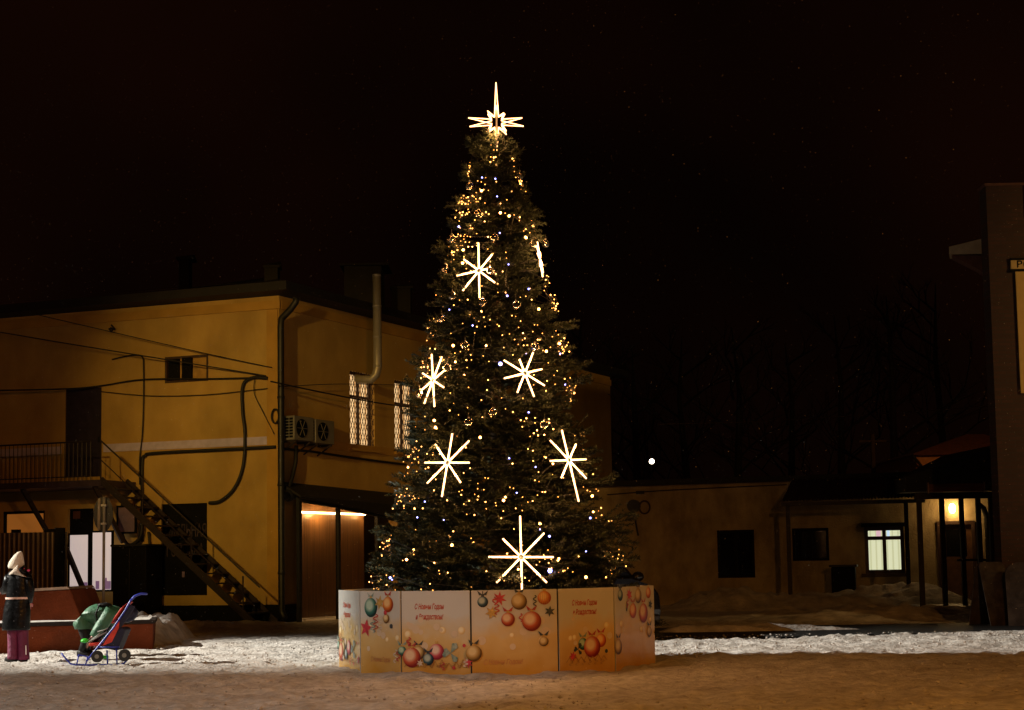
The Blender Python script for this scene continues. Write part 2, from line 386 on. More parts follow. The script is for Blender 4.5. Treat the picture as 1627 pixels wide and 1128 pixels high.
# roof: hip with overhang
ov = .55; zr = zE + .02
e = [F1.P(-.2, zr, ov) + F2.n * 0, F1.P(L1 + .5, zr, ov), None, None]
cx_ = C0 + F1.n * ov + F2.n * ov; cx_.z = zr
bx_ = F2.P(L2 + .5, zr, ov); dx_ = Vector((D1.x, D1.y, zr)) ; ax_ = F1.P(L1 + .5, zr, ov)
ap1 = C0 + F1.u * 5.5 + F2.u * 7.5; ap1.z = zE + 2.1
ap2 = C0 + F1.u * (L1 - 5) + F2.u * 10; ap2.z = zE + 2.1
ap3 = C0 + F1.u * 7 + F2.u * (L2 - 4); ap3.z = zE + 1.9
mb = MB(); up = Vector((0, 0, .22))
c4 = [cx_, ax_, dx_, bx_]; t4 = [p + up for p in c4]
for i in range(4):
    j = (i + 1) % 4; mb.quad(c4[i], c4[j], t4[j], t4[i])
mb.quad(*c4[::-1])
mb.add([t4[0], t4[1], ap1, ap2], [(0, 1, 3, 2)]); mb.add([t4[0], t4[3], ap1, ap3], [(1, 0, 2, 3)])
mb.add([t4[1], t4[2], ap2], [(0, 1, 2)]); mb.add([t4[2], ap2, ap1, ap3], [(0, 1, 2, 3)]); mb.add([t4[2], t4[3], ap3], [(0, 1, 2)])
roof = mb.build('roof', M_roof, bld)
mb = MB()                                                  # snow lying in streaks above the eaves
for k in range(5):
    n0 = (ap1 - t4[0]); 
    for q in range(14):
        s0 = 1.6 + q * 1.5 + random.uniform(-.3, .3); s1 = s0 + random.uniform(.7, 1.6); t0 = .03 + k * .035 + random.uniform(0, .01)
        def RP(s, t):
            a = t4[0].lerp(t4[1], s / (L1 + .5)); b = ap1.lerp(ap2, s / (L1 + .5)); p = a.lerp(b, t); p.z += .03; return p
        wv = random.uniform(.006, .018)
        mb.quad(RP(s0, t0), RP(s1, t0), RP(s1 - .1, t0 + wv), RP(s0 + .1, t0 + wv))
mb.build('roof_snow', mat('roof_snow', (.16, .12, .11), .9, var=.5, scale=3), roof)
# chimneys
def chimney(px0, px1, py0, py1, d, cap, w=.6):
    a = W(px0, py1, d); b = W(px1, py0, d); mb = MB(); mb.box(a.x, b.x, d, d + w, a.z - .8, b.z); c = mb.build('chimney', M_roof, bld)
    m2 = MB(); m2.hexa([(a.x - cap, d - cap, b.z), (b.x + cap * 2, d - cap, b.z), (b.x + cap * 2, d + w + cap, b.z), (a.x - cap, d + w + cap, b.z),
                        (a.x - cap, d - cap, b.z + .07), (b.x + cap * 2, d - cap, b.z + .07), (b.x + cap, d + w, b.z + .25), (a.x + .05, d + w, b.z + .2)])
    m2.build('chimney_cap', M_roof, c)
chimney(547, 605, 422, 470, 44, .12, 1.2); chimney(420, 441, 425, 452, 41, .03, .4); chimney(284, 300, 412, 440, 48, .08, .5); chimney(622, 652, 458, 492, 45.5, .04, .6)
# downpipe with swan neck
mb = MB(); o2 = .16
pts = [F2.at(471, 472, .45), F2.at(470, 480, .42), F2.at(462, 491, .3), F2.at(447, 507, o2), F2.at(446, 520, o2)]
base = pts[-1]; pts += [Vector((base.x, base.y, z)) for z in (4.0, .3)] + [Vector((base.x + .1, base.y - .15, .12))]
mb.tube(pts, .085, 10); 
for z in (1.2, 3.4, 5.6): mb.tube([Vector((base.x, base.y, z)), Vector((base.x, base.y, z + .06))], .1, 10)
mb.build('downpipe', M_black, bld, True)
# small window
def pane_window(fac, r, parent, name, mf, mp, mull=(), bars=(), fw=.07, inset=.1, label=None):
    a, b, z0, z1 = r; mb = MB()
    fac.box(mb, a, a + fw, z0, z1, -inset, -inset + .06); fac.box(mb, b - fw, b, z0, z1, -inset, -inset + .06)
    fac.box(mb, a + fw, b - fw, z0, z0 + fw, -inset, -inset + .06); fac.box(mb, a + fw, b - fw, z1 - fw, z1, -inset, -inset + .06)
    for t in mull: c = a + (b - a) * t; fac.box(mb, c - fw / 2, c + fw / 2, z0 + fw, z1 - fw, -inset, -inset + .055)
    for t in bars: c = z0 + (z1 - z0) * t; fac.box(mb, a + fw, b - fw, c - fw / 2, c + fw / 2, -inset, -inset + .05)
    w = mb.build(name, mf, parent)
    mb = MB(); mb.quad(fac.P(a, z0, -inset - .01), fac.P(b, z0, -inset - .01), fac.P(b, z1, -inset - .01), fac.P(a, z1, -inset - .01), [(0, 0), (1, 0), (1, 1), (0, 1)])
    mb.build('pane', mp, w)
    if label: w['label'] = label
    return w
w = pane_window(F1, h_small, bld, 'window', M_frame, mat('ochre_blind', (.36, .21, .05), .8), (), (), .06, .06, 'small half-shuttered window high on the wall')
mb = MB(); a, b, z0, z1 = h_small; F1.box(mb, b - .12 - .30, b - .1, z0 + .07, z1 - .07, -.055, .0)
F1.box(mb, a + (b - a) * .38, a + (b - a) * .60, z0 + .07, z1 - .05, -.055, .02); mb.build('shutter', M_dark, w)
# upper door
mb = MB(); a, b, z0, z1 = h_up; F1.box(mb, a, b, z0, z1, -.10, -.04); d = mb.build('door', M_door, bld); d['label'] = 'dark blue upper door on the landing'
mb = MB(); F1.box(mb, a + .07, a + .10, z0 + .9, z0 + 1.05, -.04, .02); mb.build('handle', M_black, d)
w = pane_window(F1, h_or, bld, 'window', M_dark, E_orange, (), (), .07, .1, 'wide ground window with its orange reflection made to glow')
# ground entrance
mb = MB(); a, b, z0, z1 = h_ent; F1.box(mb, a, b, z0, z1, -.17, -.1); d = mb.build('door', M_dark, bld); d['label'] = 'black ground-floor entrance door'
mb = MB(); rr_ = F1.rect(113, 812, 124, 824); F1.box(mb, *rr_, -.1, -.085); mb.build('notice', mat('brown_notice', (.10, .035, .02), .6), d)
# black double door with lettering
mb = MB(); a, b, z0, z1 = h_mid; F1.box(mb, a, b, z0, z1, -.16, -.05); d3 = mb.build('door', M_dark, bld); d3['label'] = 'tall black door with pale hand lettering behind the stair'
mb = MB(); F1.box(mb, *F1.rect(288, 908, 292, 917), -.05, -.035); mb.build('handle', M_lilac, d3)

def text_mesh(s, size, m, name, parent, O, ux, uz, nrm, shear=0, depth=.002, narrow=1.0, bold=0, align='CENTER'):
    cu = bpy.data.curves.new('t', 'FONT'); cu.body = s; cu.size = size; cu.shear = shear; cu.align_x = align; cu.offset = bold
    to = bpy.data.objects.new('t', cu); COL.objects.link(to)
    dg = bpy.context.evaluated_depsgraph_get(); me = bpy.data.meshes.new_from_object(to.evaluated_get(dg))
    bpy.data.objects.remove(to); bpy.data.curves.remove(cu); me.name = name
    off = ORIG[parent.name] if parent is not None else Vector((0, 0, 0))
    for v in me.vertices: v.co = Vector(O) + Vector(ux) * (v.co.x * narrow) + Vector(uz) * v.co.y + Vector(nrm) * depth - off
    me.materials.clear(); me.materials.append(m)
    o = bpy.data.objects.new(name, me); COL.objects.link(o); ORIG[o.name] = off
    if parent is not None: o.parent = parent
    return o
M_chalk = mat('worn_paint', (.15, .10, .15), .8, base2=(.012, .008, .012), scale=3.5)
for s, y in (('ХМЕЛЬНАЯ', 853), ('ГОЛОВКА', 884)):
    p = F1.at(294, y, -.045); text_mesh(s, .46, M_chalk, 'lettering', d3, p, -F1.u, (0, 0, 1), F1.n, 0, .004, .50)
# barred lit windows on the second facade
def lattice(fac, r, parent, off=-.03):
    a, b, z0, z1 = r; mb = MB(); st = .125; hgt = z1 - z0; wdt = b - a; k = 2.3
    x = -hgt / k
    while x < wdt + hgt / k:
        for sgn in (1, -1):
            x0, zz0, x1, zz1 = (x, z0, x + hgt / k, z1) if sgn > 0 else (x, z1, x + hgt / k, z0)
            pts = []
            for t in np.linspace(0, 1, 60):
                xx = x0 + (x1 - x0) * t
                if 0 <= xx <= wdt: pts.append((xx, zz0 + (zz1 - zz0) * t))
            if len(pts) > 1: mb.bar(fac.P(a + pts[0][0], pts[0][1], off + .004 * sgn), fac.P(a + pts[-1][0], pts[-1][1], off + .004 * sgn), .013)
        x += st
    return mb.build('grille', M_frame, parent)
def blind_mat(name, c1, c2, freq, strength):
    m = bpy.data.materials.new(name); m.use_nodes = True; n = m.node_tree; b = n.nodes['Principled BSDF']
    t = n.nodes.new('ShaderNodeTexCoord'); wv = n.nodes.new('ShaderNodeTexWave'); wv.inputs['Scale'].default_value = freq; wv.inputs['Distortion'].default_value = 1.2
    mp = n.nodes.new('ShaderNodeMapping'); mp.inputs['Scale'].default_value = (1, .06, 1)
    r = n.nodes.new('ShaderNodeValToRGB'); r.color_ramp.elements[0].color = (*c1, 1); r.color_ramp.elements[1].color = (*c2, 1); r.color_ramp.elements[1].position = .35
    n.links.new(t.outputs['UV'], mp.inputs[0]); n.links.new(mp.outputs[0], wv.inputs[0]); n.links.new(wv.outputs['Fac'], r.inputs[0])
    n.links.new(r.outputs[0], b.inputs['Emission Color']); b.inputs['Emission Strength'].default_value = strength; b.inputs['Base Color'].default_value = (.3, .3, .25, 1)
    return m
E_room = blind_mat('lit_curtain', (.62, .27, .07), (1, .62, .28), 1.4, 1.05)
for r, lab in ((w1, 'barred lit window under the flue pipe'), (w2, 'barred lit window beside the tree')):
    w = pane_window(F2, r, bld, 'window', M_frame, E_room, (.52,), (.68,), .07, .2, lab); lattice(F2, r, w)
    mb = MB(); F2.box(mb, r[0] - .08, r[1] + .08, r[2] - .1, r[2] - .03, 0, .12); mb.build('sill', M_ochre_d, w)
# glazed entrance porch on the second facade
gp = thing('glazed_porch', F2.P((h_gar[0] + h_gar[1]) / 2, 0, .4), 'glazed porch with sloping dark roof and lit strip lamp against ochre wall', 'porch')
o3 = .45
mb = MB(); F2.box(mb, h_gar[0] - .1, h_gar[1] + .1, -.05, h_gar[3] + .2, -1.3, -1.2)
M_corr = mat('corrugated_brown', (.20, .105, .045), .35, var=.35, scale=14, stretch=(1.6, 1.6, .05))
mb.build('back_wall', M_corr, gp)
mb = MB(); mb.tube([F2.P(h_gar[0] + .1, h_gar[3] - .22, -1.02), F2.P(h_gar[1] - .1, h_gar[3] - .22, -1.02)], .022, 8); mb.build('strip_lamp', E_tube, gp, True)
mb = MB()
pa = [F2.hit(475, 796, o3), F2.hit(537, 806, o3), F2.hit(599, 820, o3), F2.hit(655, 834, o3)]
for s, z in pa: F2.box(mb, s - .05, s + .05, 0, z, o3 - .05, o3 + .05)
for i in range(3): mb.bar(F2.P(pa[i][0], pa[i][1] + .02, o3), F2.P(pa[i + 1][0], pa[i + 1][1] + .02, o3), .07, .09)
for i in (0, 3): mb.bar(F2.P(pa[i][0], pa[i][1] + .02, o3), F2.P(pa[i][0], pa[i][1] + .35, 0.02), .06, .08)
mb.build('frame', M_black, gp)
m = bpy.data.materials.new('porch_glass'); m.use_nodes = True; b = m.node_tree.nodes['Principled BSDF']; nn = m.node_tree
tr = nn.nodes.new('ShaderNodeBsdfTransparent'); tr.inputs[0].default_value = (.55, .52, .48, 1); gl = nn.nodes.new('ShaderNodeBsdfGlossy'); gl.inputs['Roughness'].default_value = .08
mx = nn.nodes.new('ShaderNodeMixShader'); mx.inputs[0].default_value = .10; nn.links.new(tr.outputs[0], mx.inputs[1]); nn.links.new(gl.outputs[0], mx.inputs[2])
nn.links.new(mx.outputs[0], nn.nodes['Material Output'].inputs[0]); M_pglass = m
mb = MB()
for i in range(3):
    s0, z0 = pa[i]; s1, z1 = pa[i + 1]; mb.quad(F2.P(s0 + .05, .05, o3), F2.P(s1 - .05, .05, o3), F2.P(s1 - .05, z1 - .03, o3), F2.P(s0 + .05, z0 - .03, o3))
mb.build('glazing', M_pglass, gp)
mb = MB(); s0, z0 = pa[0]; s1, z1 = pa[3]
mb.hexa([F2.P(s0 - .2, z0 + .07, o3 + .2), F2.P(s1 + .2, z1 + .07, o3 + .2), F2.P(s1 + .2, z1 + .5, 0.01), F2.P(s0 - .2, z0 + .4, 0.01),
         F2.P(s0 - .2, z0 + .12, o3 + .2), F2.P(s1 + .2, z1 + .5, o3 + .2), F2.P(s1 + .2, z1 + .9, 0.01), F2.P(s0 - .2, z0 + .5, 0.01)])
mb.build('roof', M_roof, gp)
def porch_glow(px, w):
    d = bpy.data.lights.new('strip_lamp_light', 'POINT'); d.energy = w; d.color = (1, .55, .18); d.shadow_soft_size = .06; o = bpy.data.objects.new('strip_lamp_light', d); COL.objects.link(o); s_, z_ = F2.hit(px, 818, -1.0); o.location = F2.P(s_, h_gar[3] - .26, -.95)
porch_glow(512, 38); porch_glow(585, 14)
# flue pipe
fl = thing('flue_pipe', F2.at(600, 600, .35), 'galvanised flue pipe rising past the eaves from a window elbow', 'flue pipe')
mb = MB(); ptop = F2.at(605.5, 440, .8); pb = F2.at(600, 585, .8); x, y = pb.x, pb.y
pts = [Vector((x, y, ptop.z)), Vector((x, y, pb.z))] + [pb + Vector((-.05, .0, -.18)), pb + Vector((-.18, .05, -.30)), F2.at(570, 603, .3), F2.at(567, 600, -.1)]
mb.tube(pts, .115, 14); mb.build('pipe', M_steel, fl, True)
mb = MB()
for t in (.0, .33, .66, .98): z = ptop.z + (pb.z - ptop.z) * t; mb.tube([(x, y, z - .03), (x, y, z + .03)], .124, 14)
mb.build('joint_band', M_steel, fl, True)
# air conditioners
def aircon(px0, px1, py0, py1, label):
    s0, s1, z0, z1 = F2.rect(px0, py0, px1, py1, .42); s1 = s0 + .85; z1 = z0 + .62
    t = thing('air_conditioner', F2.P(s0, z0, .1), label, 'air conditioner', 'air conditioners beside the downpipe')
    mb = MB(); F2.box(mb, s0, s1, z0, z1, .12, .45); mb.build('casing', M_plast, t, bevel=.02)
    mb = MB()
    for i in range(7): zz = z0 + .06 + i * .075; F2.box(mb, s0 - .006, s0 - .001, zz, zz + .055, .17, .28); F2.box(mb, s0 - .006, s0 - .001, zz, zz + .055, .30, .41)
    mb.build('side_louvre', M_dark, t)
    mb = MB(); c = F2.P(s0 + .32, (z0 + z1) / 2, .452); mb.tube([c, c + F2.n * .012], .24, 20); g = mb.build('fan_guard', M_dark, t)
    mb = MB()
    for k in range(6):
        a = k * math.pi / 3; e_ = c + F2.n * .02 + F2.u * (.22 * math.cos(a)) + Vector((0, 0, .22 * math.sin(a))); mb.bar(c + F2.n * .02, e_, .012)
    mb.build('guard_wire', M_plast, g)
    mb = MB()
    for s in (s0 + .1, s1 - .15): mb.bar(F2.P(s, z0 - .03, 0), F2.P(s, z0 - .03, .46), .05); mb.bar(F2.P(s, z0 - .28, 0), F2.P(s, z0 - .05, .4), .03)
    mb.build('bracket', M_rust, t)
aircon(466, 490, 657, 700, 'pale air conditioner right beside the black downpipe')
aircon(500, 525, 669, 705, 'second air conditioner, farther from the downpipe and dimmer')
# ventilation bag / lamp at the end of a bracket
t = thing('wall_floodlight', F2.at(458, 786, .1), 'dark round floodlight hanging on a cable below the air conditioners', 'floodlight')
mb = MB(); c = F2.at(459, 787, .25); mb.ball(c, .17, 14, 9, (1, 1, .95)); mb.build('housing', M_black, t, True)
mb = MB(); mb.tube([c + Vector((-.02, -.15, 0)), c + Vector((-.05, -.2, -.02))], .10, 14); mb.build('lens', M_glassd, t)
mb = MB(); mb.tube([F2.at(471, 708, .1), F2.at(470, 735, .12), F2.at(464, 760, .14), F2.at(459, 776, .2), c], .05, 8); mb.build('hose', M_cable, t, True)

# ---------------------------------------------------------------- outside stair
ST = thing('metal_staircase', F1.at(300, 985, 1.0), 'dark metal outside stair and landing along the ochre wall', 'staircase')
on, of = 1.55, .45
nA = F1.hit(160, 762, on); nB = F1.hit(404, 984, on)
sA, zA = nA; sB, zB_ = nB[0], 0.02
mb = MB(); mb.bar(F1.P(sA, zA, on), F1.P(sB, zB_, on), .05, .17); mb.build('stringer', M_rust, ST)
mb = MB(); mb.bar(F1.P(sA, zA, of), F1.P(sB, zB_, of), .05, .17); mb.build('stringer', M_rust, ST)
ns = 15
for i in range(1, ns):
    t = i / ns; s = sA + (sB - sA) * t; z = zA + (zB_ - zA) * t; mb = MB(); F1.box(mb, s - .15, s + .13, z, z + .035, of + .03, on - .03); mb.build('tread', M_rust, ST)
sL = F1.hit(-60, 762, on)[0]
mb = MB(); F1.box(mb, sA - .02, sL, zA - .16, zA - .0, .02, on + .03); mb.build('landing', mat('landing_steel', (.045, .028, .05), .5), ST)
mb = MB()                                                   # stair handrail
hA = .98
mb.tube([F1.P(sA + .0, zA + hA, on), F1.P(sB - .15, zB_ + .88, on)], .022, 8)
mb.tube([F1.P(sA + .0, zA + .5, on), F1.P(sB, zB_ + .45, on)], .014, 6)
for t in (.0, .28, .60, .93): s = sA + (sB - sA) * t; z = zA + (zB_ - zA) * t; mb.tube([F1.P(s, z, on), F1.P(s, z + hA - .08 * t, on)], .02, 6)
mb.build('handrail', M_rust, ST)
mb = MB(); zt = zA + .98
mb.tube([F1.P(sA + .3, zt, on), F1.P(sL, zt, on)], .022, 8); mb.tube([F1.P(sA + .3, zA + .1, on), F1.P(sL, zA + .1, on)], .016, 6)
s = sA + .3
while s < sL: mb.tube([F1.P(s, zA, on), F1.P(s, zt, on)], .011, 5); s += .13
mb.build('railing', M_rust, ST)
mb = MB()
for (x0, y0, x1, y1) in ((32, 770, 75, 845), (148, 768, 196, 862), (93, 842, 143, 962)):
    mb.bar(F1.at(x0, y0, on - .1), F1.at(x1, y1, .75 if x0 != 93 else 1.6), .10, .10)
mb.build('brace', M_rust, ST)

# ---------------------------------------------------------------- cables and conduits
def cable(label, pts, r=.018, name='cable', cat='cable', n=6):
    P = [Vector(p) for p in pts]; out = []
    k = len(P)                                               # Catmull-Rom
    for i in range(k - 1):
        p0, p1, p2, p3 = P[max(i - 1, 0)], P[i], P[i + 1], P[min(i + 2, k - 1)]
        for j in range(6):
            t = j / 6; out.append(.5 * ((2 * p1) + (p2 - p0) * t + (2 * p0 - 5 * p1 + 4 * p2 - p3) * t * t + (3 * p1 - p0 - 3 * p2 + p3) * t ** 3))
    out.append(P[-1]); mb = MB(); mb.tube(out, r, n); return tag(mb.build(name, M_cable, None, True), label, cat)
f1 = lambda x, y, o=.07: F1.at(x, y, o)
f2 = lambda x, y, o=.07: F2.at(x, y, o)
cable('thin cable slanting down across the upper ochre wall to the corner', [f1(55, 499, .5), f1(180, 528, .35), f1(320, 560, .2), f1(432, 584)], .012)
cable('cable slanting from the left edge over the small window', [f1(-40, 521, .8), f1(120, 548, .5), f1(300, 577, .3), f1(422, 597)], .016)
cable('black bundle of cables sagging over the blue upper door', [f1(-40, 621, .5), f1(100, 618, .3), f1(160, 613), f1(228, 603), f1(330, 602), f1(418, 600)], .022)
cable('faint thin cable sagging below the small window', [f1(160, 622), f1(240, 629), f1(330, 627), f1(425, 617)], .010)
cable('thick black hose looping down the ochre wall to the lettered door', [f1(425, 601), f1(402, 600), f1(386, 612), f1(385, 650), f1(389, 690), f1(386, 740), f1(372, 776), f1(350, 796), f1(332, 799)], .045, 'hose', 'hose')
cable('black conduit running below the white band and round the corner', [f1(226, 860), f1(226, 800), f1(226, 735), f1(231, 724), f1(245, 720), f1(340, 715), f1(438, 710)], .045, 'conduit', 'conduit')
cable('black conduit continuing along the second facade below the air conditioners', [f2(450, 713), f2(500, 718), f2(560, 727), f2(645, 738)], .03, 'conduit', 'conduit')
cable('thin wire hooked over and dropping down left of the small window', [f1(178, 571), f1(205, 565), f1(225, 566), f1(228, 585), f1(228, 640), f1(226, 690), f1(222, 730), f1(222, 770)], .018, 'wire', 'wire')
cable('cable drooping from the corner past the lit barred windows', [f2(430, 606, .3), f2(520, 625, .5), f2(600, 640, .5), f2(690, 652, .4)], .02)
cable('thin wire stretched over the air conditioners to the flue', [f2(452, 614, .2), f2(540, 610, .2), f2(640, 612, .2)], .010, 'wire', 'wire')
cable('black hose hanging beside the lettered door under the stair', [f1(195, 800, .2), f1(193, 845, .2), f1(205, 866, .2), f1(222, 855, .2), f1(226, 830, .2)], .05, 'hose', 'hose')
cable('dark cable snaking down the wall left of the lettered door', [f1(236, 845, .1), f1(240, 880, .1), f1(247, 915, .1), f1(247, 962, .1)], .035)
cable('loose loop of wire hanging at the building corner', [f1(405, 600), f1(404, 625), f1(418, 655), f1(436, 690)], .010, 'wire', 'wire')
mb = MB(); pts = []
for k in range(25): a = 2 * math.pi * k / 24; c = F1.at(437, 661, .12); pts.append(c + F1.u * (.10 * math.cos(a)) + Vector((0, 0, .18 * math.sin(a))))
mb.tube(pts, .022, 6, False); tag(mb.build('cable_coil', M_cable, None, True), 'coil of black cable at the corner beside the air conditioner', 'cable coil')
mb = MB(); c = F1.at(182, 523, .0); mb.tube([c, c + F1.n * .18], .03, 8); mb.tube([c + F1.n * .15 + Vector((0, 0, .09)), c + F1.n * .15 + F1.u * -.09, c + F1.n * .15 + Vector((0, 0, -.09)), c + F1.n * .15 + F1.u * .07], .025, 6)
tag(mb.build('wall_hook', M_black), 'small black insulator hook high on the ochre wall', 'hook')

# ---------------------------------------------------------------- boards, shutters, signs by the left building
def board(name, px0, py0, px1, py1, off, m, label, cat, group=None, frame=None):
    a, b, z0, z1 = F1.rect(px0, py0, px1, py1, off); t = thing(name, F1.P((a + b) / 2, z0, off), label, cat, group)
    mb = MB(); F1.box(mb, a, b, z0, z1, off - .03, off); mb.build('panel', m, t)
    mb = MB(); w = .05
    F1.box(mb, a - w, a, z0 - w, z1 + w, off - .04, off + .015); F1.box(mb, b, b + w, z0 - w, z1 + w, off - .04, off + .015)
    F1.box(mb, a, b, z0 - w, z0, off - .04, off + .015); F1.box(mb, a, b, z1, z1 + w, off - .04, off + .015); mb.build('frame', frame or M_dark, t)
    return t
E_board = emit('lit_milk_glass', (1, .83, .78), .46); M_sil = emit('milk_glass_shadow', (.5, .30, .75), .16)
b1 = board('lit_panel', 111, 850, 140, 935, .5, E_board, 'white lit door panel left of the road sign, crossed by a diagonal brace', 'door panel', 'white panels at the entrance')
b2 = board('lit_panel', 147, 846, 177, 937, .5, E_board, 'white lit door panel right behind the road sign pole', 'door panel', 'white panels at the entrance')
board('notice_board', 188, 806, 214, 845, .35, M_lilac, 'small lilac notice board under the stair landing', 'notice board')
for t_, rr_ in ((b1, ((132, 925, 139, 934),)), (b2, ((152, 923, 158, 936), (164, 918, 170, 936), (170, 923, 176, 936)))):
    mb = MB()
    for q in rr_: F1.box(mb, *F1.rect(*q, .5), .501, .504)
    mb.build('silhouette', M_sil, t_)
cb = thing('steel_cabinet', F1.at(205, 960, 1.0), 'black steel cabinet standing right of the white boards', 'cabinet')
a, b, z0, z1 = F1.rect(179, 868, 232, 962, .9); mb = MB(); F1.box(mb, a, b, 0, z1, .15, .9); mb.build('body', M_dark, cb, bevel=.02)
mb = MB(); F1.box(mb, a - .04, b + .04, z1, z1 + .05, .1, .95); mb.build('top', M_black, cb)
mb = MB(); F1.box(mb, (a + b) / 2 - .01, (a + b) / 2 + .01, .1, z1 - .05, .9, .905); F1.box(mb, (a + b) / 2 + .06, (a + b) / 2 + .09, 1.0, 1.15, .9, .93); mb.build('door', M_black, cb)
# corrugated fence
fd = 33.0; a = W(-60, 845, fd); b = W(107, 845, fd); zt = b.z
fn = thing('corrugated_fence', ((a.x + b.x) / 2, fd, 0), 'dark corrugated metal fence behind the woman, left of the white boards', 'fence')
mb = MB(); n = 22; stp = (b.x - a.x) / n
for i in range(n):
    x = a.x + i * stp; pr = [(0, 0), (.12, -.055), (.42, -.055), (.54, 0), (1, 0)]
    for (u0, y0), (u1, y1) in zip(pr[:-1], pr[1:]):
        mb.quad((x + u0 * stp, fd + y0, 0), (x + u1 * stp, fd + y1, 0), (x + u1 * stp, fd + y1, zt), (x + u0 * stp, fd + y0, zt))
mb.build('sheet', M_wood, fn)
mb = MB()
for i in range(n): x = a.x + (i + .10) * stp; mb.box(x - .012, x + .012, fd - .072, fd - .058, 0, zt - .01)
mb.build('seam', mat('seam_steel', (.26, .19, .14), .4, var=.3), fn)
for px in (24, 78):
    x = W(px, 845, fd).x; mb = MB(); mb.box(x - .09, x + .09, fd + .01, fd + .12, 0, zt + .07); mb.build('post', M_dark, fn)
x = W(96, 845, fd).x; mb = MB(); mb.box(x - .1, x + .1, fd - .1, fd + .02, 0, zt + .09); mb.build('post', M_dark, fn)
# road sign
sg = G(163, 1000); sd = 30.0; pt = W(165.5, 790, sd)
rs = thing('road_sign', (pt.x, sd, 0), 'round road sign on a thin steel pole, seen from behind', 'road sign')
mb = MB(); mb.tube([(pt.x, sd, 0), (pt.x, sd, pt.z)], .028, 10); mb.build('pole', M_steel, rs, True)
mb = MB(); c = W(164, 817, sd + .05); mb.loft([(c, (.19, .02, 0), (0, 0, .35)), (c + Vector((0, .015, 0)), (.19, .02, 0), (0, 0, .35))], 32); mb.build('disc', M_black, rs)
mb = MB(); mb.bar(W(157.5, 792, sd + .03), W(157, 842, sd + .03), .05, .02); mb.build('stiffener', mat('dull_steel', (.20, .16, .12), .5), rs)
mb = MB()
for py in (803, 832): p = W(165, py, sd); mb.box(p.x - .05, p.x + .05, sd - .04, sd + .05, p.z - .02, p.z + .02)
mb.build('clamp', M_steel, rs)

# ---------------------------------------------------------------- planters
pe = G(243, 1031); pl = Vector((-13.5, 25.0, 0)); dv = (pe - pl).normalized(); dep = 1.7
nv = Vector((-dv.y, dv.x, 0))
t = thing('planter', (pe.x, pe.y, 0), 'long low brown concrete planter behind the stroller', 'planter'); hp = .50
mb = MB(); c = [pl, pe, pe + nv * dep, pl + nv * dep]; mb.hexa([Vector((p.x, p.y, -.1)) for p in c] + [Vector((p.x, p.y, hp - .06)) for p in c]); mb.build('wall', M_planter, t, bevel=.015)
mb = MB(); c = [pl - nv * .03, pe - nv * .03 + dv * .03, pe + nv * (dep + .03) + dv * .03, pl + nv * (dep + .03)]; mb.hexa([Vector((p.x, p.y, hp - .06)) for p in c] + [Vector((p.x, p.y, hp)) for p in c]); mb.build('coping', mat('dark_coping', (.014, .009, .007), .6, spec=.2), t)
bk = grid_mesh('snow_bed', *[np.array(q) for q in (lambda u, v: (pl.x + dv.x * u + nv.x * v, pl.y + dv.y * u + nv.y * v, hp + .003 + .05 * np.abs(vnoise(u, v, 2.2, 77)) * np.clip(v * 6, 0, 1) * np.clip((dep - v) * 6, 0, 1)))(*np.meshgrid(np.linspace(.1, (pe - pl).length - .06, 90), np.linspace(.06, dep - .06, 24)))], M_bank)
bk.parent = t; bk.matrix_parent_inverse = Matrix.Translation(-t.location)
pr = W(117, 936, 27.2); pq = W(135, 986, 27.2)
t = thing('raised_planter', (-9.5, 27.4, 0), 'taller brown planter with sloping end rising behind the woman', 'planter'); mb = MB()
x0 = -14; zt = pr.z
for y0, y1 in ((27.0, 28.6),):
    mb.add([(x0, y0, 0), (pq.x + .35, y0, 0), (pq.x + .0, y0, pq.z), (pr.x, y0, zt), (x0, y0, zt - .25)] + [(x0, y1, 0), (pq.x + .35, y1, 0), (pq.x, y1, pq.z), (pr.x, y1, zt), (x0, y1, zt - .25)],
           [(0, 1, 2, 3, 4), (9, 8, 7, 6, 5), (0, 5, 6, 1), (1, 6, 7, 2), (2, 7, 8, 3), (3, 8, 9, 4), (4, 9, 5, 0)])
mb.build('wall', M_planter, t, bevel=.02)
mb = MB(); mb.hexa([(x0, 26.95, zt - .246), (pr.x, 26.95, zt + .004), (pr.x, 28.6, zt + .004), (x0, 28.6, zt - .246), (x0, 26.95, zt - .2), (pr.x - .05, 26.95, zt + .05), (pr.x - .05, 28.6, zt + .05), (x0, 28.6, zt - .2)]); mb.build('coping', M_cope, t)

# ============================================================ RIGHT LOW BUILDING
P0 = W(1300, 800, 46.0); F3 = Fac(P0, (.965, -.263))
zW = F3.hit(1140, 768)[1]
lb = thing('low_building', (P0.x, P0.y, 0), 'long low beige building with one lit window and dark eaves', 'building')
hA = F3.rect(1140, 842, 1199, 918); hB = F3.rect(1259, 839, 1317, 891); hC = F3.rect(1374, 837, 1437, 911)
hD = F3.rect(1497, 833, 1546, 985); hD = (hD[0], hD[1], .02, hD[3])
sl = F3.hit(960, 800)[0] - 3; sr = F3.hit(1640, 800)[0]
mb = MB(); F3.wall(mb, sl, sr, -.1, zW, [hA, hB, hC, hD], .2)
bk1, bk2 = F3.P(sl, 0, -7), F3.P(sr, 0, -7)
mb.quad(F3.P(sl, -.1), bk1, bk1 + Vector((0, 0, zW)), F3.P(sl, zW)); mb.quad(bk1, bk2, bk2 + Vector((0, 0, zW)), bk1 + Vector((0, 0, zW)))
mb.quad(F3.P(sr, -.1), bk2, bk2 + Vector((0, 0, zW)), F3.P(sr, zW)); mb.build('wall', M_beige, lb)
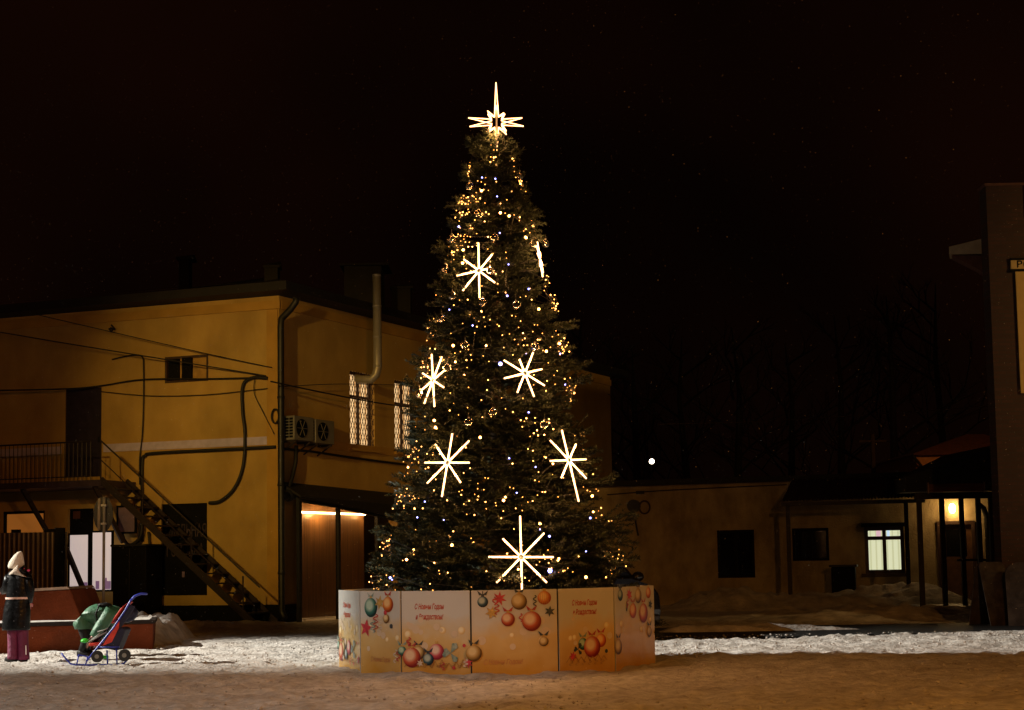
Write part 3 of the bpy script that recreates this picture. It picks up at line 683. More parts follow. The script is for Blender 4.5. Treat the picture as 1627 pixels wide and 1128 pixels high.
mb = MB(); c = [F3.P(sl - .3, zW, .35), F3.P(sr, zW, .35), F3.P(sr, zW + .4, -7.3), F3.P(sl - .3, zW + .4, -7.3)]
mb.hexa(c + [p + Vector((0, 0, .16)) for p in c]); mb.build('roof', M_roof, lb)
for h in (hA, hB):
    w = pane_window(F3, h, lb, 'window', M_dark, M_glassd, (.5,), (), .08, .08, 'dark unlit window')
w = pane_window(F3, hC, lb, 'window', M_frame, blind_mat('lit_vertical_blind', (.56, .56, .32), (.72, .73, .47), 2.2, .95), (.5,), (.76,), .11, .1, 'lit window with pale vertical blinds')
mb = MB(); a, b, z0, z1 = hC; F3.box(mb, a - .1, b + .1, z0 - .1, z0, -.02, .14); mb.build('sill', M_frame, w)
mb = MB(); F3.box(mb, a - .08, b + .04, z1, z1 + .12, -.02, .1); mb.build('shutter_box', M_dark, w)
mb = MB(); F3.box(mb, a + (b - a) * .30, a + (b - a) * .42, z0 + (z1 - z0) * .80, z0 + (z1 - z0) * .93, -.105, -.1)
mb.build('decoration', emit('red_white_decoration', (1, .62, .68), .7), w)
mb = MB(); F3.box(mb, a + (b - a) * .57, a + (b - a) * .64, z0 + (z1 - z0) * .80, z0 + (z1 - z0) * .95, -.105, -.1)
mb.build('decoration', emit('blue_white_decoration', (.6, .8, 1), .9), w)
mb = MB(); F3.box(mb, hD[0], hD[1], hD[2], hD[3], -.19, -.1); d = mb.build('door', mat('brown_door', (.10, .05, .025), .4, var=.3), lb)
mb = MB(); a, b, z0, z1 = hD; F3.box(mb, a - .1, a, z0, z1 + .1, -.02, .06); F3.box(mb, b, b + .1, z0, z1 + .1, -.02, .06); F3.box(mb, a, b, z1, z1 + .1, -.02, .06); mb.build('door_frame', M_frame, d)
mb = MB(); F3.box(mb, a + .15, b - .15, z0 + 1.35, z1 - .15, -.1, -.09); mb.build('pane', M_glassd, d)
# wall fan and cable
t = thing('wall_ventilator', F3.at(1008, 803), 'dark round ventilator with hanging cable on the beige wall', 'ventilator')
c = F3.at(1008, 804, .02); mb = MB(); mb.tube([c, c + F3.n * .2], .20, 18); mb.build('housing', M_black, t)
mb = MB(); mb.tube([F3.at(1010, 815, .1), F3.at(1010, 830, .08), F3.at(1014, 851, .06)], .03, 6); mb.build('cable', M_cable, t)
mb = MB(); cc = F3.at(1024, 806, .03); mb.tube([cc + F3.u * (.17 * math.cos(k * .42)) + Vector((0, 0, .2 * math.sin(k * .42))) for k in range(16)], .03, 6); mb.build('ring', M_frame, t)
mb = MB(); F3.box(mb, *F3.rect(1011, 780, 1024, 785), 0, .06); tag(mb.build('wall_box', M_black), 'small dark box on the beige wall above the ventilator', 'box')
# canopy along the wall
co = 2.2
cz = F3.hit(1246, 797, co)[1]; cs0 = F3.hit(1241, 797, co)[0]; cs1 = F3.hit(1470, 793, co)[0]
cn = thing('tiled_canopy', F3.P((cs0 + cs1) / 2, 0, co), 'corrugated dark canopy on posts along the beige wall', 'canopy')
mb = MB(); nn_ = 44
zc = F3.hit(1256, 758, .02)[1]
for i in range(nn_):
    s0 = cs0 + (cs1 - cs0) * i / nn_; s1 = cs0 + (cs1 - cs0) * (i + 1) / nn_; sm = (s0 + s1) / 2
    k0 = .0 if i > 0 else 0
    sh = lambda s: s + .12
    for (p, q, zp, zq) in ((s0, sm, 0, .05), (sm, s1, .05, 0)):
        mb.quad(F3.P(p, cz + zp, co), F3.P(q, cz + zq, co), F3.P(q + .2, zc + zq, .02), F3.P(p + .2, zc + zp, .02))
mb.build('roof_sheet', mat('brown_metal_tile', (.045, .026, .018), .5, var=.35), cn)
mb = MB(); F3.box(mb, cs0, cs1, cz - .13, cz - .02, co - .1, co - .02); mb.build('beam', M_rust, cn)
for px in (1253, 1441):
    s = F3.hit(px, 850, co - .15)[0]; mb = MB(); F3.box(mb, s - .06, s + .06, 0, cz - .1, co - .21, co - .09); mb.build('post', M_rust, cn)
# porch
pd = 38.0
pz = W(1500, 793, pd).z
po = thing('entrance_porch', (W(1510, 900, pd).x, pd, 0), 'dark timber entrance porch with slim posts around a lit doorway', 'porch')
xa, xb = W(1456, 850, pd).x, W(1582, 850, pd).x
for px in (1462, 1498, 1529, 1556, 1576):
    x = W(px, 850, pd).x; dd = pd if px != 1529 else pd + 2
    if px == 1529: x = W(px, 850, dd).x
    mb = MB(); mb.box(x - .055, x + .055, dd - .055, dd + .055, 0, pz + (.1 if px == 1529 else 0)); mb.build('post', M_rust, po)
mb = MB(); mb.box(xa, xb, pd - .08, pd + .08, pz + .004, pz + .17); mb.build('beam', M_rust, po)
zl, zr_ = W(1450, 752, pd).z, W(1582, 704, pd).z
mb = MB(); yb_ = 45.4
mb.hexa([(xa - .3, pd - .3, pz + .18), (xb + .3, pd - .3, pz + .18), (xb + .9, yb_, pz + .45), (xa - .3 + 1.6, yb_, pz + .45),
         (xa - .3, pd - .3, zl - .1), (xb + .3, pd - .3, zr_), (xb + .9, yb_, zr_ + .2), (xa + 1.3, yb_, zl + .2)]); mb.build('roof', M_roof, po)
mb = MB(); x0, x1 = W(1460, 900, pd).x, W(1535, 900, pd).x
zr2 = W(1520, 890, pd + 1.6).z
mb.tube([(W(1520, 876, pd + 1.6).x, pd + 1.6, zr2), (W(1566, 876, pd + 1.6).x, pd + 1.6, zr2)], .03, 6); mb.build('rail', M_rust, po)
mb = MB(); mb.box(xa - .1, xb, pd + .2, 45.2, .0, .10); mb.build('step', mat('porch_slab', (.09, .06, .045), .5, var=.3, bump=.4), po)
sg_ = thing('fascia_sign', (W(1518, 775, pd).x, pd - .35, W(1518, 775, pd).z), 'dim orange name board on the porch roof edge', 'sign')
a = W(1476, 782, pd - .36); b = W(1563, 769, pd - .36)
mb = MB(); mb.box(a.x, b.x, pd - .36, pd - .32, a.z, b.z + .02)
mb.build('board', mat('orange_board', (.28, .075, .02), .45, base2=(.03, .012, .006), scale=2.0, stretch=(1, 1, 4)), sg_)
mb = MB()
for x in (a.x - .03, b.x): mb.box(x, x + .03, pd - .38, pd - .31, a.z - .03, b.z + .06)
mb.build('end_cap', M_cope, sg_)
# lamp by the door
lp = F3.at(1513, 808, .12)
t = thing('wall_lamp', lp, 'glowing oval lamp above the porch door', 'wall lamp')
mb = MB(); mb.ball(lp, .10, 14, 10, (1.0, .8, 1.5)); mb.build('globe', E_lamp, t, True)
mb = MB(); mb.tube([lp - F3.n * .12, lp - F3.n * .05], .09, 12); mb.build('base', M_black, t)
ld = bpy.data.lights.new('wall_lamp_light', 'POINT'); ld.energy = 26; ld.color = (1, .55, .18); ld.shadow_soft_size = .12
lo = bpy.data.objects.new('wall_lamp_light', ld); COL.objects.link(lo); lo.location = lp + F3.n * .35
# rainwater pipe in the porch
mb = MB(); q = [F3.at(1556, 802, .5), F3.at(1563, 808, .3), F3.at(1568, 822, .15)]; q.append(Vector((q[-1].x, q[-1].y, .2))); mb.tube(q, .08, 8)
tag(mb.build('rain_pipe', M_black, None, True), 'dark bent rain pipe at the right side of the porch', 'pipe')
# bin
t = thing('rubbish_bin', F3.P(F3.hit(1340, 920, 1.2)[0], 0, 1.2), 'dark lidded bin standing under the beige wall', 'bin')
a, b, z0, z1 = F3.rect(1321, 901, 1359, 940, 1.3); mb = MB()
F3.box(mb, a, b, .2, z1, .7, 1.3); mb.build('body', M_dark, t, bevel=.03)
mb = MB(); F3.box(mb, a - .06, b + .06, z1, z1 + .07, .64, 1.36); mb.build('lid', M_black, t, bevel=.02)
mb = MB()
for s in (a + .1, b - .1): mb.tube([F3.P(s, .1, .8), F3.P(s, .1, .9)], .1, 12)
mb.build('wheel', M_rubber, t)
# pavement signs
M_aboard = mat('worn_white_board', (.085, .065, .052), .8, base2=(.03, .022, .018), scale=5, spec=.15)
M_print = mat('dark_print', (.03, .022, .02), .7, var=.3)
def aboard(px0, px1, py0, py1, d, label, round_top, yaw):
    a = W(px0, py1, d); b = W(px1, py0, d); w = b.x - a.x; h = b.z; cx = (a.x + b.x) / 2
    t = thing('pavement_sign', (cx, d, 0), label, 'pavement sign', 'folding pavement signs by the porch')
    for sgn in (1, -1):
        mb = MB(); n = 14; pts = [(-w / 2, 0), (w / 2, 0)]
        if round_top: pts += [(w / 2 * math.cos(k * math.pi / n), h - w * .45 + w * .45 * math.sin(k * math.pi / n)) for k in range(n + 1)]
        else: pts += [(w / 2, h - .08), (w / 2 - .08, h), (-w / 2 + .08, h), (-w / 2, h - .08)]
        f = lambda u, z, o: (cx + u, d - sgn * (.32 * (1 - z / h) + .015) - sgn * o, z + .01)
        k = len(pts); mb.add([f(u, z, 0) for u, z in pts] + [f(u, z, .02) for u, z in pts], [tuple(range(k)), tuple(reversed(range(k, 2 * k)))] + [(i, (i + 1) % k, (i + 1) % k + k, i + k) for i in range(k)])
        p = mb.build('leaf', M_aboard, t)
        if sgn == 1:
            mb = MB()
            for r in range(9):
                z = h * (.80 - r * .075); u = -w * .36
                if 3 < r < 6 and not round_top: continue
                while u < w * .3:
                    l = random.uniform(.05, .13) * (1.6 if r < 2 else 1); hh = h * (.04 if r < 2 else .018)
                    mb.quad(f(u, z, .023), f(min(u + l, w * .38), z, .023), f(min(u + l, w * .38), z + hh, .023), f(u, z + hh, .023)); u += l + .03
            mb.build('print', M_print, p)
    r0 = t; t.rotation_euler = (0, 0, yaw)
aboard(1552, 1597, 893, 975, 30.3, 'rectangular white folding pavement sign by the porch', False, .35)
aboard(1600, 1646, 893, 978, 30.0, 'round-topped folding pavement sign at the right edge', True, -.2)
mb = MB(); c = G(1605, 985); mb.ball((c.x + .3, 31.9, .0), .42, 18, 10, (1.1, .9, .55)); tag(mb.build('boulder', M_bank, None, True), 'low rounded kerb stone before the pavement signs', 'stone')

# ---------------------------------------------------------------- brick pier building at the right edge
ed = 31.0
xl = W(1581, 640, ed).x; xr = xl + .76; zt = W(1590, 295, ed).z
eb = thing('brick_building', (xl, ed, 0), 'dark brick pier building cut by the right edge with yellow sign', 'building')
def brick_mat():
    m = mat('pier_brick', (.10, .04, .026), .85); n = m.node_tree; b = n.nodes['Principled BSDF']
    t = n.nodes.new('ShaderNodeTexCoord'); mp = n.nodes.new('ShaderNodeMapping'); mp.inputs['Rotation'].default_value = (math.pi / 2, 0, 0)
    br = n.nodes.new('ShaderNodeTexBrick'); br.inputs['Scale'].default_value = 1; br.inputs['Brick Width'].default_value = .26; br.inputs['Row Height'].default_value = .085; br.inputs['Mortar Size'].default_value = .012
    br.inputs['Color1'].default_value = (.050, .018, .012, 1); br.inputs['Color2'].default_value = (.032, .013, .009, 1); br.inputs['Mortar'].default_value = (.03, .018, .014, 1)
    n.links.new(t.outputs['Object'], mp.inputs[0]); n.links.new(mp.outputs[0], br.inputs[0]); n.links.new(br.outputs[0], b.inputs['Base Color']); return m
MBk = brick_mat()
mb = MB(); mb.box(xl, xr, ed, ed + .45, 0, zt); mb.build('pier', MBk, eb)
mb = MB(); mb.box(xl - .03, xr + .03, ed - .03, ed + .48, zt, zt + .05); mb.build('coping', M_brick, eb)
mb = MB(); q = [(xr - .3, ed + .451, 0), (xr + 8, ed + .451, 0), (xr + 10.5, ed + 6, 0), (xr + 1.8, ed + 6, 0)]; mb.hexa(q + [(x, y, zt - .6) for x, y, z in q]); mb.build('wall', MBk, eb)
sg2 = thing('wall_sign', (xr - .1, ed - .05, W(1620, 625, ed).z), 'yellow wall sign with dark ВО heading at the right edge', 'sign')
zs0, zs1, zs2 = W(1618, 625, ed).z, W(1618, 430, ed).z, W(1618, 413, ed).z
xs = W(1616, 520, ed).x
mb = MB(); mb.box(xs, xs + 2.4, ed - .06, ed - .02, zs0, zs1 - .004); mb.build('panel', M_signy, sg2)
mb = MB(); mb.box(xs - .09, xs + 2.4, ed - .07, ed - .02, zs1, zs2); hd = mb.build('heading_strip', mat('pale_strip', (.42, .29, .10), .6, var=.1), sg2)
mb = MB(); mb.box(xs - .10, xs + 2.4, ed - .075, ed - .02, zs1 - .03, zs1 + .025); mb.box(xs - .10, xs + 2.4, ed - .075, ed - .02, zs2 - .02, zs2 + .03); mb.build('border', M_dark, hd)
text_mesh('ВО', .205, M_dark, 'lettering', hd, (W(1613, 422, ed).x, ed - .07, zs1 + .045), (1, 0, 0), (0, 0, 1), (0, -1, 0), 0, .003, 1.05, .006, 'LEFT')
cv = W(1508, 392, ed + .8); cv2 = W(1563, 377, ed + .8); cv3 = W(1564, 403, ed + .8); cv4 = W(1508, 404, ed + .8)
mb = MB(); dv2 = Vector((.31, 1.0, .1)); q = [cv4, cv3 + Vector((.3, 0, 0)), cv2 + Vector((.3, 0, .05)), cv]
mb.hexa(q + [p + dv2 for p in q]); mb.build('fascia', M_cream, eb)
mb = MB(); u0 = W(1512, 406, ed + .82); u1 = W(1565, 406, ed + .82); u2 = W(1567, 446, ed + .82); u3 = W(1548, 424, ed + .82)
q = [u0, u1 + Vector((.2, 0, 0)), u2 + Vector((.2, 0, 0)), u3]; mb.hexa(q + [p + Vector((.31, 1, .1)) for p in q]); mb.build('bracket', M_brick, eb)

# ---------------------------------------------------------------- house behind and far lamp
hd_ = 62.0
t = thing('far_house', (W(1520, 730, hd_).x, hd_, 0), 'orange-lit small house with hipped roof far behind the porch', 'house')
a = W(1456, 741, hd_); b = W(1640, 741, hd_); ze = W(1456, 724, hd_).z
mb = MB(); mb.box(a.x, b.x, hd_, hd_ + 7, 0, ze); mb.build('wall', M_house, t)
zk = W(1540, 690, hd_ + 3).z
mb = MB(); c = [(a.x - .4, hd_ - .5, ze), (b.x + .4, hd_ - .5, ze), (b.x + .4, hd_ + 7.5, ze), (a.x - .4, hd_ + 7.5, ze)]
mb.add(c + [(a.x + 3.0, hd_ + 3, zk), (b.x - 1, hd_ + 3, zk)] , [(0, 1, 5, 4), (1, 2, 5), (2, 3, 4, 5), (3, 0, 4), (3, 2, 1, 0)]); mb.build('roof', mat('reddish_roof', (.20, .075, .045), .8, var=.3), t)
mb = MB(); mb.tube([(a.x - .3, hd_ - .52, ze), (a.x + .2, hd_ - .2, ze - .5), (a.x + .2, hd_ - .1, 2)], .07, 8); mb.build('downpipe', M_black, t)
spot('far_house_light', (19, 50, 7), (b.x - 3, hd_, 5), 700, SODIUM, 60, .8, .3)
ld_ = 58.0; c = W(1035.5, 733, ld_)
t = thing('yard_lamp', (c.x, ld_, 0), 'bright round white lamp on a post behind the low roof', 'lamp')
mb = MB(); mb.ball(c, .10, 16, 10); mb.build('globe', E_white, t, True)
mb = MB(); mb.tube([(c.x, ld_ + .18, 0), (c.x, ld_ + .18, c.z + .3), (c.x, ld_ + .05, c.z + .26), (c.x, ld_, c.z + .10)], .012, 8); mb.build('post', M_dark, t)
# far overhead wires
cable('overhead wire crossing the black sky above the low building', [W(1045, 674, 56), W(1200, 670, 54), W(1350, 661, 52), W(1480, 652, 50), W(1590, 643, 48)], .012, 'overhead_wire', 'wire').data.materials[0] = mat('pale_wire', (.22, .16, .11), .6)
cable('sagging wire from the ochre building end into the dark', [W(930, 612, 55.5), W(1040, 655, 57), W(1160, 700, 58), W(1250, 748, 59)], .012, 'overhead_wire', 'wire')
cable('thin cable running under the eaves of the beige wall', [F3.at(965, 786, .05), F3.at(1060, 779, .05), F3.at(1250, 770, .05)], .016)
# utility pole behind
c = W(1388, 745, 66); ctop = W(1386, 690, 66)
t = thing('utility_pole', (c.x, 66, 0), 'thin dark utility pole behind the low building roof', 'pole'); mb = MB(); mb.tube([(c.x, 66, 0), (c.x, 66, ctop.z)], .10, 8); mb.build('mast', M_bark, t); mb = MB(); mb.bar((c.x - .6, 66, ctop.z - .3), (c.x + .6, 66, ctop.z - .3), .09); mb.build('crossarm', M_bark, t)
# far bare trees
def far_tree(px, py, d, seed):
    rg = random.Random(seed); b = W(px, 800, d); top = W(px, py, d).z
    t = thing('bare_tree', (b.x, d, 0), 'dark leafless tree standing in the night behind the low building', 'tree', 'dark trees behind the low building')
    tr = MB(); tr.tube([(b.x, d, 0), (b.x + .1, d, top * .4), (b.x + rg.uniform(-.3, .3), d, top * .75), (b.x, d, top)], [.28, .2, .12, .02], 7); tr.build('trunk', M_ftree, t)
    cr_ = MB()
    def grow(p, dr, l, r, k):
        q = p + dr * l; cr_.tube([p, (p + q) / 2 + Vector((rg.uniform(-.1, .1), rg.uniform(-.1, .1), .05)) * l * .4, q], [r, r * .75, r * .5], 4, False)
        if k == 0: return
        for _ in range(3):
            d2 = (dr + Vector((rg.uniform(-.9, .9), rg.uniform(-.9, .9), rg.uniform(-.2, .7)))).normalized(); grow(q if rg.random() < .6 else (p + q) / 2, d2, l * .68, r * .5, k - 1)
    for i in range(11):
        z = top * (.3 + .06 * i); a = rg.uniform(0, 6.28); grow(Vector((b.x, d, z)), Vector((math.cos(a), math.sin(a), .7)).normalized(), top * .2 * (1.15 - i * .07), .07, 3)
    cr_.build('crown', M_ftree, t)
for i, (px, py, d) in enumerate(((930, 500, 74), (1010, 555, 70), (1090, 535, 76), (1170, 520, 72), (1255, 545, 78), (1335, 500, 74), (1420, 470, 70), (1500, 450, 76))): far_tree(px, py, d, 100 + i)

# ---------------------------------------------------------------- parked car
def make_car(loc, yaw):
    t = thing('parked_car', (0, 0, 0), 'black parked car half hidden behind the right end of the tree enclosure', 'car')
    prof = [(-2.2, .35), (-2.25, .75), (-2.15, 1.05), (-1.95, 1.6), (-1.6, 1.72), (-.2, 1.74), (.25, 1.64), (1.0, 1.12), (1.9, 1.02), (2.2, .88), (2.28, .6), (2.2, .33)]
    hw = lambda z: .90 if z < 1.1 else .90 - (z - 1.1) * .30
    mb = MB(); k = len(prof); mb.add([(x, -hw(z), z) for x, z in prof] + [(x, hw(z), z) for x, z in prof], [tuple(range(k))[::-1], tuple(range(k, 2 * k))] + [(i, (i + 1) % k, (i + 1) % k + k, i + k) for i in range(k)])
    mb.build('body', M_carp, t, bevel=.07)
    mb = MB()
    for s in (-1, 1):
        for pts in ([(-1.75, 1.15), (-.45, 1.15), (-.45, 1.6), (-1.6, 1.6)], [(-.35, 1.15), (.82, 1.15), (.2, 1.57), (-.35, 1.6)]):
            q = [(x, s * (hw(z) + .012), z) for x, z in pts]; mb.add(q, [(0, 1, 2, 3)])
    mb.add([(.32, -.66, 1.605), (.32, .66, 1.605), (.95, .78, 1.175), (.95, -.78, 1.175)], [(0, 1, 2, 3)])
    mb.v = mb.v[:-4] + [(x + .012, y, z + .012) for x, y, z in mb.v[-4:]]
    mb.build('window_glass', M_glassd, t)
    for s in (-1, 1):
        mb = MB(); mb.ball((.72, s * 1.02, 1.16), .12, 10, 7, (.6, 1, .8)); mb.tube([(.72, s * .86, 1.1), (.72, s * .96, 1.14)], .03, 6); mb.build('wing_mirror', M_carp, t, True)
        mb = MB(); mb.ball((2.12, s * .62, .80), .16, 10, 7, (.7, 1.2, .6)); mb.build('headlight', mat('headlight_glass', (.4, .38, .34), .1, var=.1), t, True)
        for x in (-1.4, 1.4):
            mb = MB(); mb.tube([(x, s * .72, .34), (x, s * .92, .34)], .34, 22); w = mb.build('wheel', M_rubber, t)
            mb = MB(); mb.tube([(x, s * .925, .34), (x, s * .935, .34)], .21, 16); mb.build('rim', M_steel, w)
    mb = MB(); mb.box(2.2, 2.3, -.85, .85, .35, .5); mb.build('bumper', M_black, t, bevel=.02)
    t.location = loc; t.rotation_euler = (0, 0, yaw); return t
cq = W(1045, 950, 27.0); make_car((cq.x - 1.42, 28.6, -.06), R_(-75))

# ============================================================ PANEL RING
def emb_print(kind, c):
    """printed bauble: radial shading is part of the print's artwork"""
    nme = 'print_' + kind
    if nme in MATS: return MATS[nme]
    m = bpy.data.materials.new(nme); m.use_nodes = True; n = m.node_tree; b = n.nodes['Principled BSDF']; b.inputs['Roughness'].default_value = .35
    t = n.nodes.new('ShaderNodeTexCoord'); mp = n.nodes.new('ShaderNodeMapping'); mp.inputs['Location'].default_value = (-.40, -.62, 0)
    n.links.new(t.outputs['UV'], mp.inputs[0]); ln = n.nodes.new('ShaderNodeVectorMath'); ln.operation = 'LENGTH'; n.links.new(mp.outputs[0], ln.inputs[0])
    r = n.nodes.new('ShaderNodeValToRGB'); e = r.color_ramp.elements; e[0].position = .19; e[0].color = (*c[0], 1); e[1].position = .55; e[1].color = (*c[2], 1)
    k = e.new(.38); k.color = (*c[1], 1); n.links.new(ln.outputs['Value'], r.inputs[0]); n.links.new(r.outputs[0], b.inputs['Base Color']); MATS[nme] = m; return m
PR = {'red': ((.85, .62, .42), (.55, .10, .04), (.22, .008, .008)), 'pink': ((.88, .68, .58), (.60, .09, .12), (.26, .010, .03)), 'blue': ((.50, .58, .52), (.03, .10, .14), (.004, .015, .03)),
      'gold': ((.78, .64, .36), (.46, .29, .09), (.10, .045, .012)), 'orange': ((.92, .60, .26), (.72, .19, .025), (.34, .04, .006)), 'teal': ((.48, .66, .54), (.04, .19, .15), (.006, .035, .035))}
PM = {k: emb_print(k, v) for k, v in PR.items()}
PM['s_red'] = mat('print_star_red', (.58, .05, .07), .4, var=.3, scale=20); PM['s_gold'] = mat('print_star_gold', (.58, .36, .10), .4, var=.3, scale=20)
PM['s_blue'] = mat('print_star_blue', (.05, .06, .07), .4, var=.3, scale=20); PM['ribbon'] = mat('print_ribbon', (.50, .06, .05), .4, var=.4, scale=30)
PM['teal_rib'] = mat('print_ribbon_teal', (.06, .20, .19), .4, base2=(.45, .50, .42), scale=18); PM['ink'] = mat('print_lettering', (.50, .075, .03), .4, var=.12)
PM['inkf'] = mat('print_lettering_faint', (.50, .22, .07), .4, var=.12); PM['bokeh'] = mat('print_bokeh', (.72, .58, .42), .35, var=.03); PM['painted_glint'] = emb_print('painted_glint', ((.95, .85, .60), (.86, .66, .34), (.70, .48, .19))); PM['twig'] = mat('print_twig', (.36, .17, .04), .4, var=.3, scale=30)
PM['pale'] = mat('print_pale', (.70, .60, .48), .4, var=.2, scale=30)
def panel_bg():
    m = bpy.data.materials.new('printed_panel'); m.use_nodes = True; n = m.node_tree; b = n.nodes['Principled BSDF']; b.inputs['Roughness'].default_value = .22
    b.inputs['Specular IOR Level'].default_value = .6
    t = n.nodes.new('ShaderNodeTexCoord'); sx = n.nodes.new('ShaderNodeSeparateXYZ'); n.links.new(t.outputs['UV'], sx.inputs[0])
    no = n.nodes.new('ShaderNodeTexNoise'); no.inputs['Scale'].default_value = 2.2; no.inputs['Detail'].default_value = 3; n.links.new(t.outputs['Object'], no.inputs['Vector'])
    ma = n.nodes.new('ShaderNodeMath'); ma.operation = 'MULTIPLY_ADD'; ma.inputs[1].default_value = .60; n.links.new(no.outputs['Fac'], ma.inputs[0]); n.links.new(sx.outputs['Y'], ma.inputs[2])
    r = n.nodes.new('ShaderNodeValToRGB'); e = r.color_ramp.elements; e[0].position = .34; e[0].color = (.56, .29, .04, 1); e[1].position = 1.0; e[1].color = (.68, .67, .63, 1)
    k = e.new(.76); k.color = (.74, .53, .23, 1); n.links.new(ma.outputs[0], r.inputs[0]); n.links.new(r.outputs[0], b.inputs['Base Color'])
    n2 = n.nodes.new('ShaderNodeTexNoise'); n2.inputs['Scale'].default_value = 5; n.links.new(t.outputs['Object'], n2.inputs['Vector'])
    bp = n.nodes.new('ShaderNodeBump'); bp.inputs['Strength'].default_value = .35; bp.inputs['Distance'].default_value = .02; n.links.new(n2.outputs['Fac'], bp.inputs['Height']); n.links.new(bp.outputs[0], b.inputs['Normal'])
    return m
M_panel = panel_bg()
PHT = 1.06
ring_px = [(538, 20.90), (572, 19.80), (637, 19.25), (748, 18.88), (887, 19.0), (977, 19.55), (1040.5, 20.6)]
ringp = [Vector((W(px, 1000, d).x, d, 0)) for px, d in ring_px]
class Pan:
    def __init__(s, a, b): 
        s.a = a; s.b = b; s.u = (b - a); s.w = s.u.length; s.u = s.u.normalized(); n = Vector((s.u.y, -s.u.x, 0)); c = (a + b) / 2 - TC
        s.n = n if n.dot(c) > 0 else -n
    def P(s, u, v, o=0): return s.a + s.u * (s.w * u) + Vector((0, 0, v * PHT)) + s.n * o
def make_panel(a, b, label, art):
    P = Pan(a, b); t = thing('printed_panel', (a + b) / 2, label, 'panel', 'printed panels around the tree')
    g = .013 / P.w; mb = MB()
    mb.hexa([P.P(g, -.05, 0), P.P(1 - g, -.05, 0), P.P(1 - g, -.05, -.012), P.P(g, -.05, -.012), P.P(g, 1, 0), P.P(1 - g, 1, 0), P.P(1 - g, 1, -.012), P.P(g, 1, -.012)])
    for fi in range(6): 
        if fi == 2: mb.uv[fi] = [(0, 0), (1, 0), (1, 1), (0, 1)]
        else: mb.uv[fi] = [(.5, .98)] * 4
    mb.build('board', M_panel, t)
    mb = MB()
    for u in (.015, 1 - .015): mb.hexa([P.P(u - .012, -.05, -.014), P.P(u + .012, -.05, -.014), P.P(u + .012, -.05, -.05), P.P(u - .012, -.05, -.05), P.P(u - .012, .985, -.014), P.P(u + .012, .985, -.014), P.P(u + .012, .985, -.05), P.P(u - .012, .985, -.05)])
    mb.build('stud', M_black, t)
    if not art: return P
    names = []; mb = MB(); lay = [.0015]
    def use(k):
        if k not in names: names.append(k)
        mb.cur = names.index(k); lay[0] += .0004; return lay[0]
    def disc(k, u, v, r, ry=None):
        o = use(k); ry = ry or r; n = 26; vs = []; uv = []
        for i in range(n): an = 2 * math.pi * i / n; vs.append(P.P(u + r / P.w * math.cos(an) * 1, v + ry / PHT * math.sin(an), o)); uv.append((.5 + .5 * math.cos(an), .5 + .5 * math.sin(an)))
        mb.add(vs, [tuple(range(n))]); mb.uv[len(mb.f) - 1] = uv
    def bauble(k, u, v, r, cap='gold', bow=True):
        disc(k, u, v, r); o = use('s_gold' if k != 'blue' else 's_blue')
        mb.quad(P.P(u - .02 / P.w, v + (r - .004) / PHT, o), P.P(u + .02 / P.w, v + (r - .004) / PHT, o), P.P(u + .02 / P.w, v + (r + .03) / PHT, o), P.P(u - .02 / P.w, v + (r + .03) / PHT, o))
        if bow:
            o = use('ribbon' if k in ('red', 'pink', 'orange') else 's_blue' if k in ('blue', 'gold') else 'teal_rib')
            for s in (-1, 1): mb.add([P.P(u, v + (r + .02) / PHT, o), P.P(u + s * .07 / P.w, v + (r + .075) / PHT, o), P.P(u + s * .045 / P.w, v + (r + .012) / PHT, o)], [(0, 1, 2)])
    def star(k, u, v, r, n=5, rot=.2, inner=.45):
        o = use(k); vs = []
        for i in range(2 * n): an = rot + math.pi * i / n; q = r if i % 2 == 0 else r * inner; vs.append(P.P(u + q / P.w * math.sin(an), v + q / PHT * math.cos(an), o))
        mb.add(vs, [tuple(range(2 * n))])
    def line(k, pts, w=.008):
        o = use(k); pts = [(u * P.w, v * PHT) for u, v in pts]
        for (x0, y0), (x1, y1) in zip(pts[:-1], pts[1:]):
            l = math.hypot(x1 - x0, y1 - y0) or 1; nx, ny = -(y1 - y0) / l * w / 2, (x1 - x0) / l * w / 2
            mb.quad(*[P.P(x / P.w, y / PHT, o) for x, y in ((x0 - nx, y0 - ny), (x1 - nx, y1 - ny), (x1 + nx, y1 + ny), (x0 + nx, y0 + ny))])
    def curl(k, u, v, h, turns=2.5, amp=.03, w=.014):
        line(k, [(u + amp / P.w * math.sin(t * turns * 6.28), v - h / PHT * t) for t in np.linspace(0, 1, 24)], w)
    def bow(u, v, s, k='teal_rib', rot=0.5):
        o = use(k)
        for an, l in ((rot + .5, 1), (rot - .3 + math.pi, .8), (rot + 2.2, .7), (rot - 1.4, .9)):
            c, d = math.cos(an), math.sin(an); q = [(0, 0), (.10 * c - .04 * d, .10 * d + .04 * c), (.13 * c, .13 * d), (.10 * c + .04 * d, .10 * d - .04 * c)]
            mb.add([P.P(u + x * s * l / P.w, v + y * s * l / PHT, o) for x, y in q], [(0, 1, 2, 3)])
    def painted_glint(seed, n):  # pale discs painted on the board to imitate glossy reflections of the lights
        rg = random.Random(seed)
        for _ in range(n): disc('painted_glint', rg.uniform(.08, .92), rg.uniform(.40, .58), rg.uniform(.03, .05))
    def bok(seed, n, v0, v1):
        rg = random.Random(seed)
        for _ in range(n): disc('bokeh', rg.uniform(.1, .9), rg.uniform(v0, v1), rg.uniform(.02, .055))
    def text(lines, size, ink, u=.5, nar=.62):
        for s, v in lines: text_mesh(s, size, PM[ink], 'lettering', t, P.P(u, v, 0), P.u if P.u.dot(Vector((1, 0, 0))) > 0 else -P.u, (0, 0, 1), P.n, .30, .0018, nar * .95, .003)
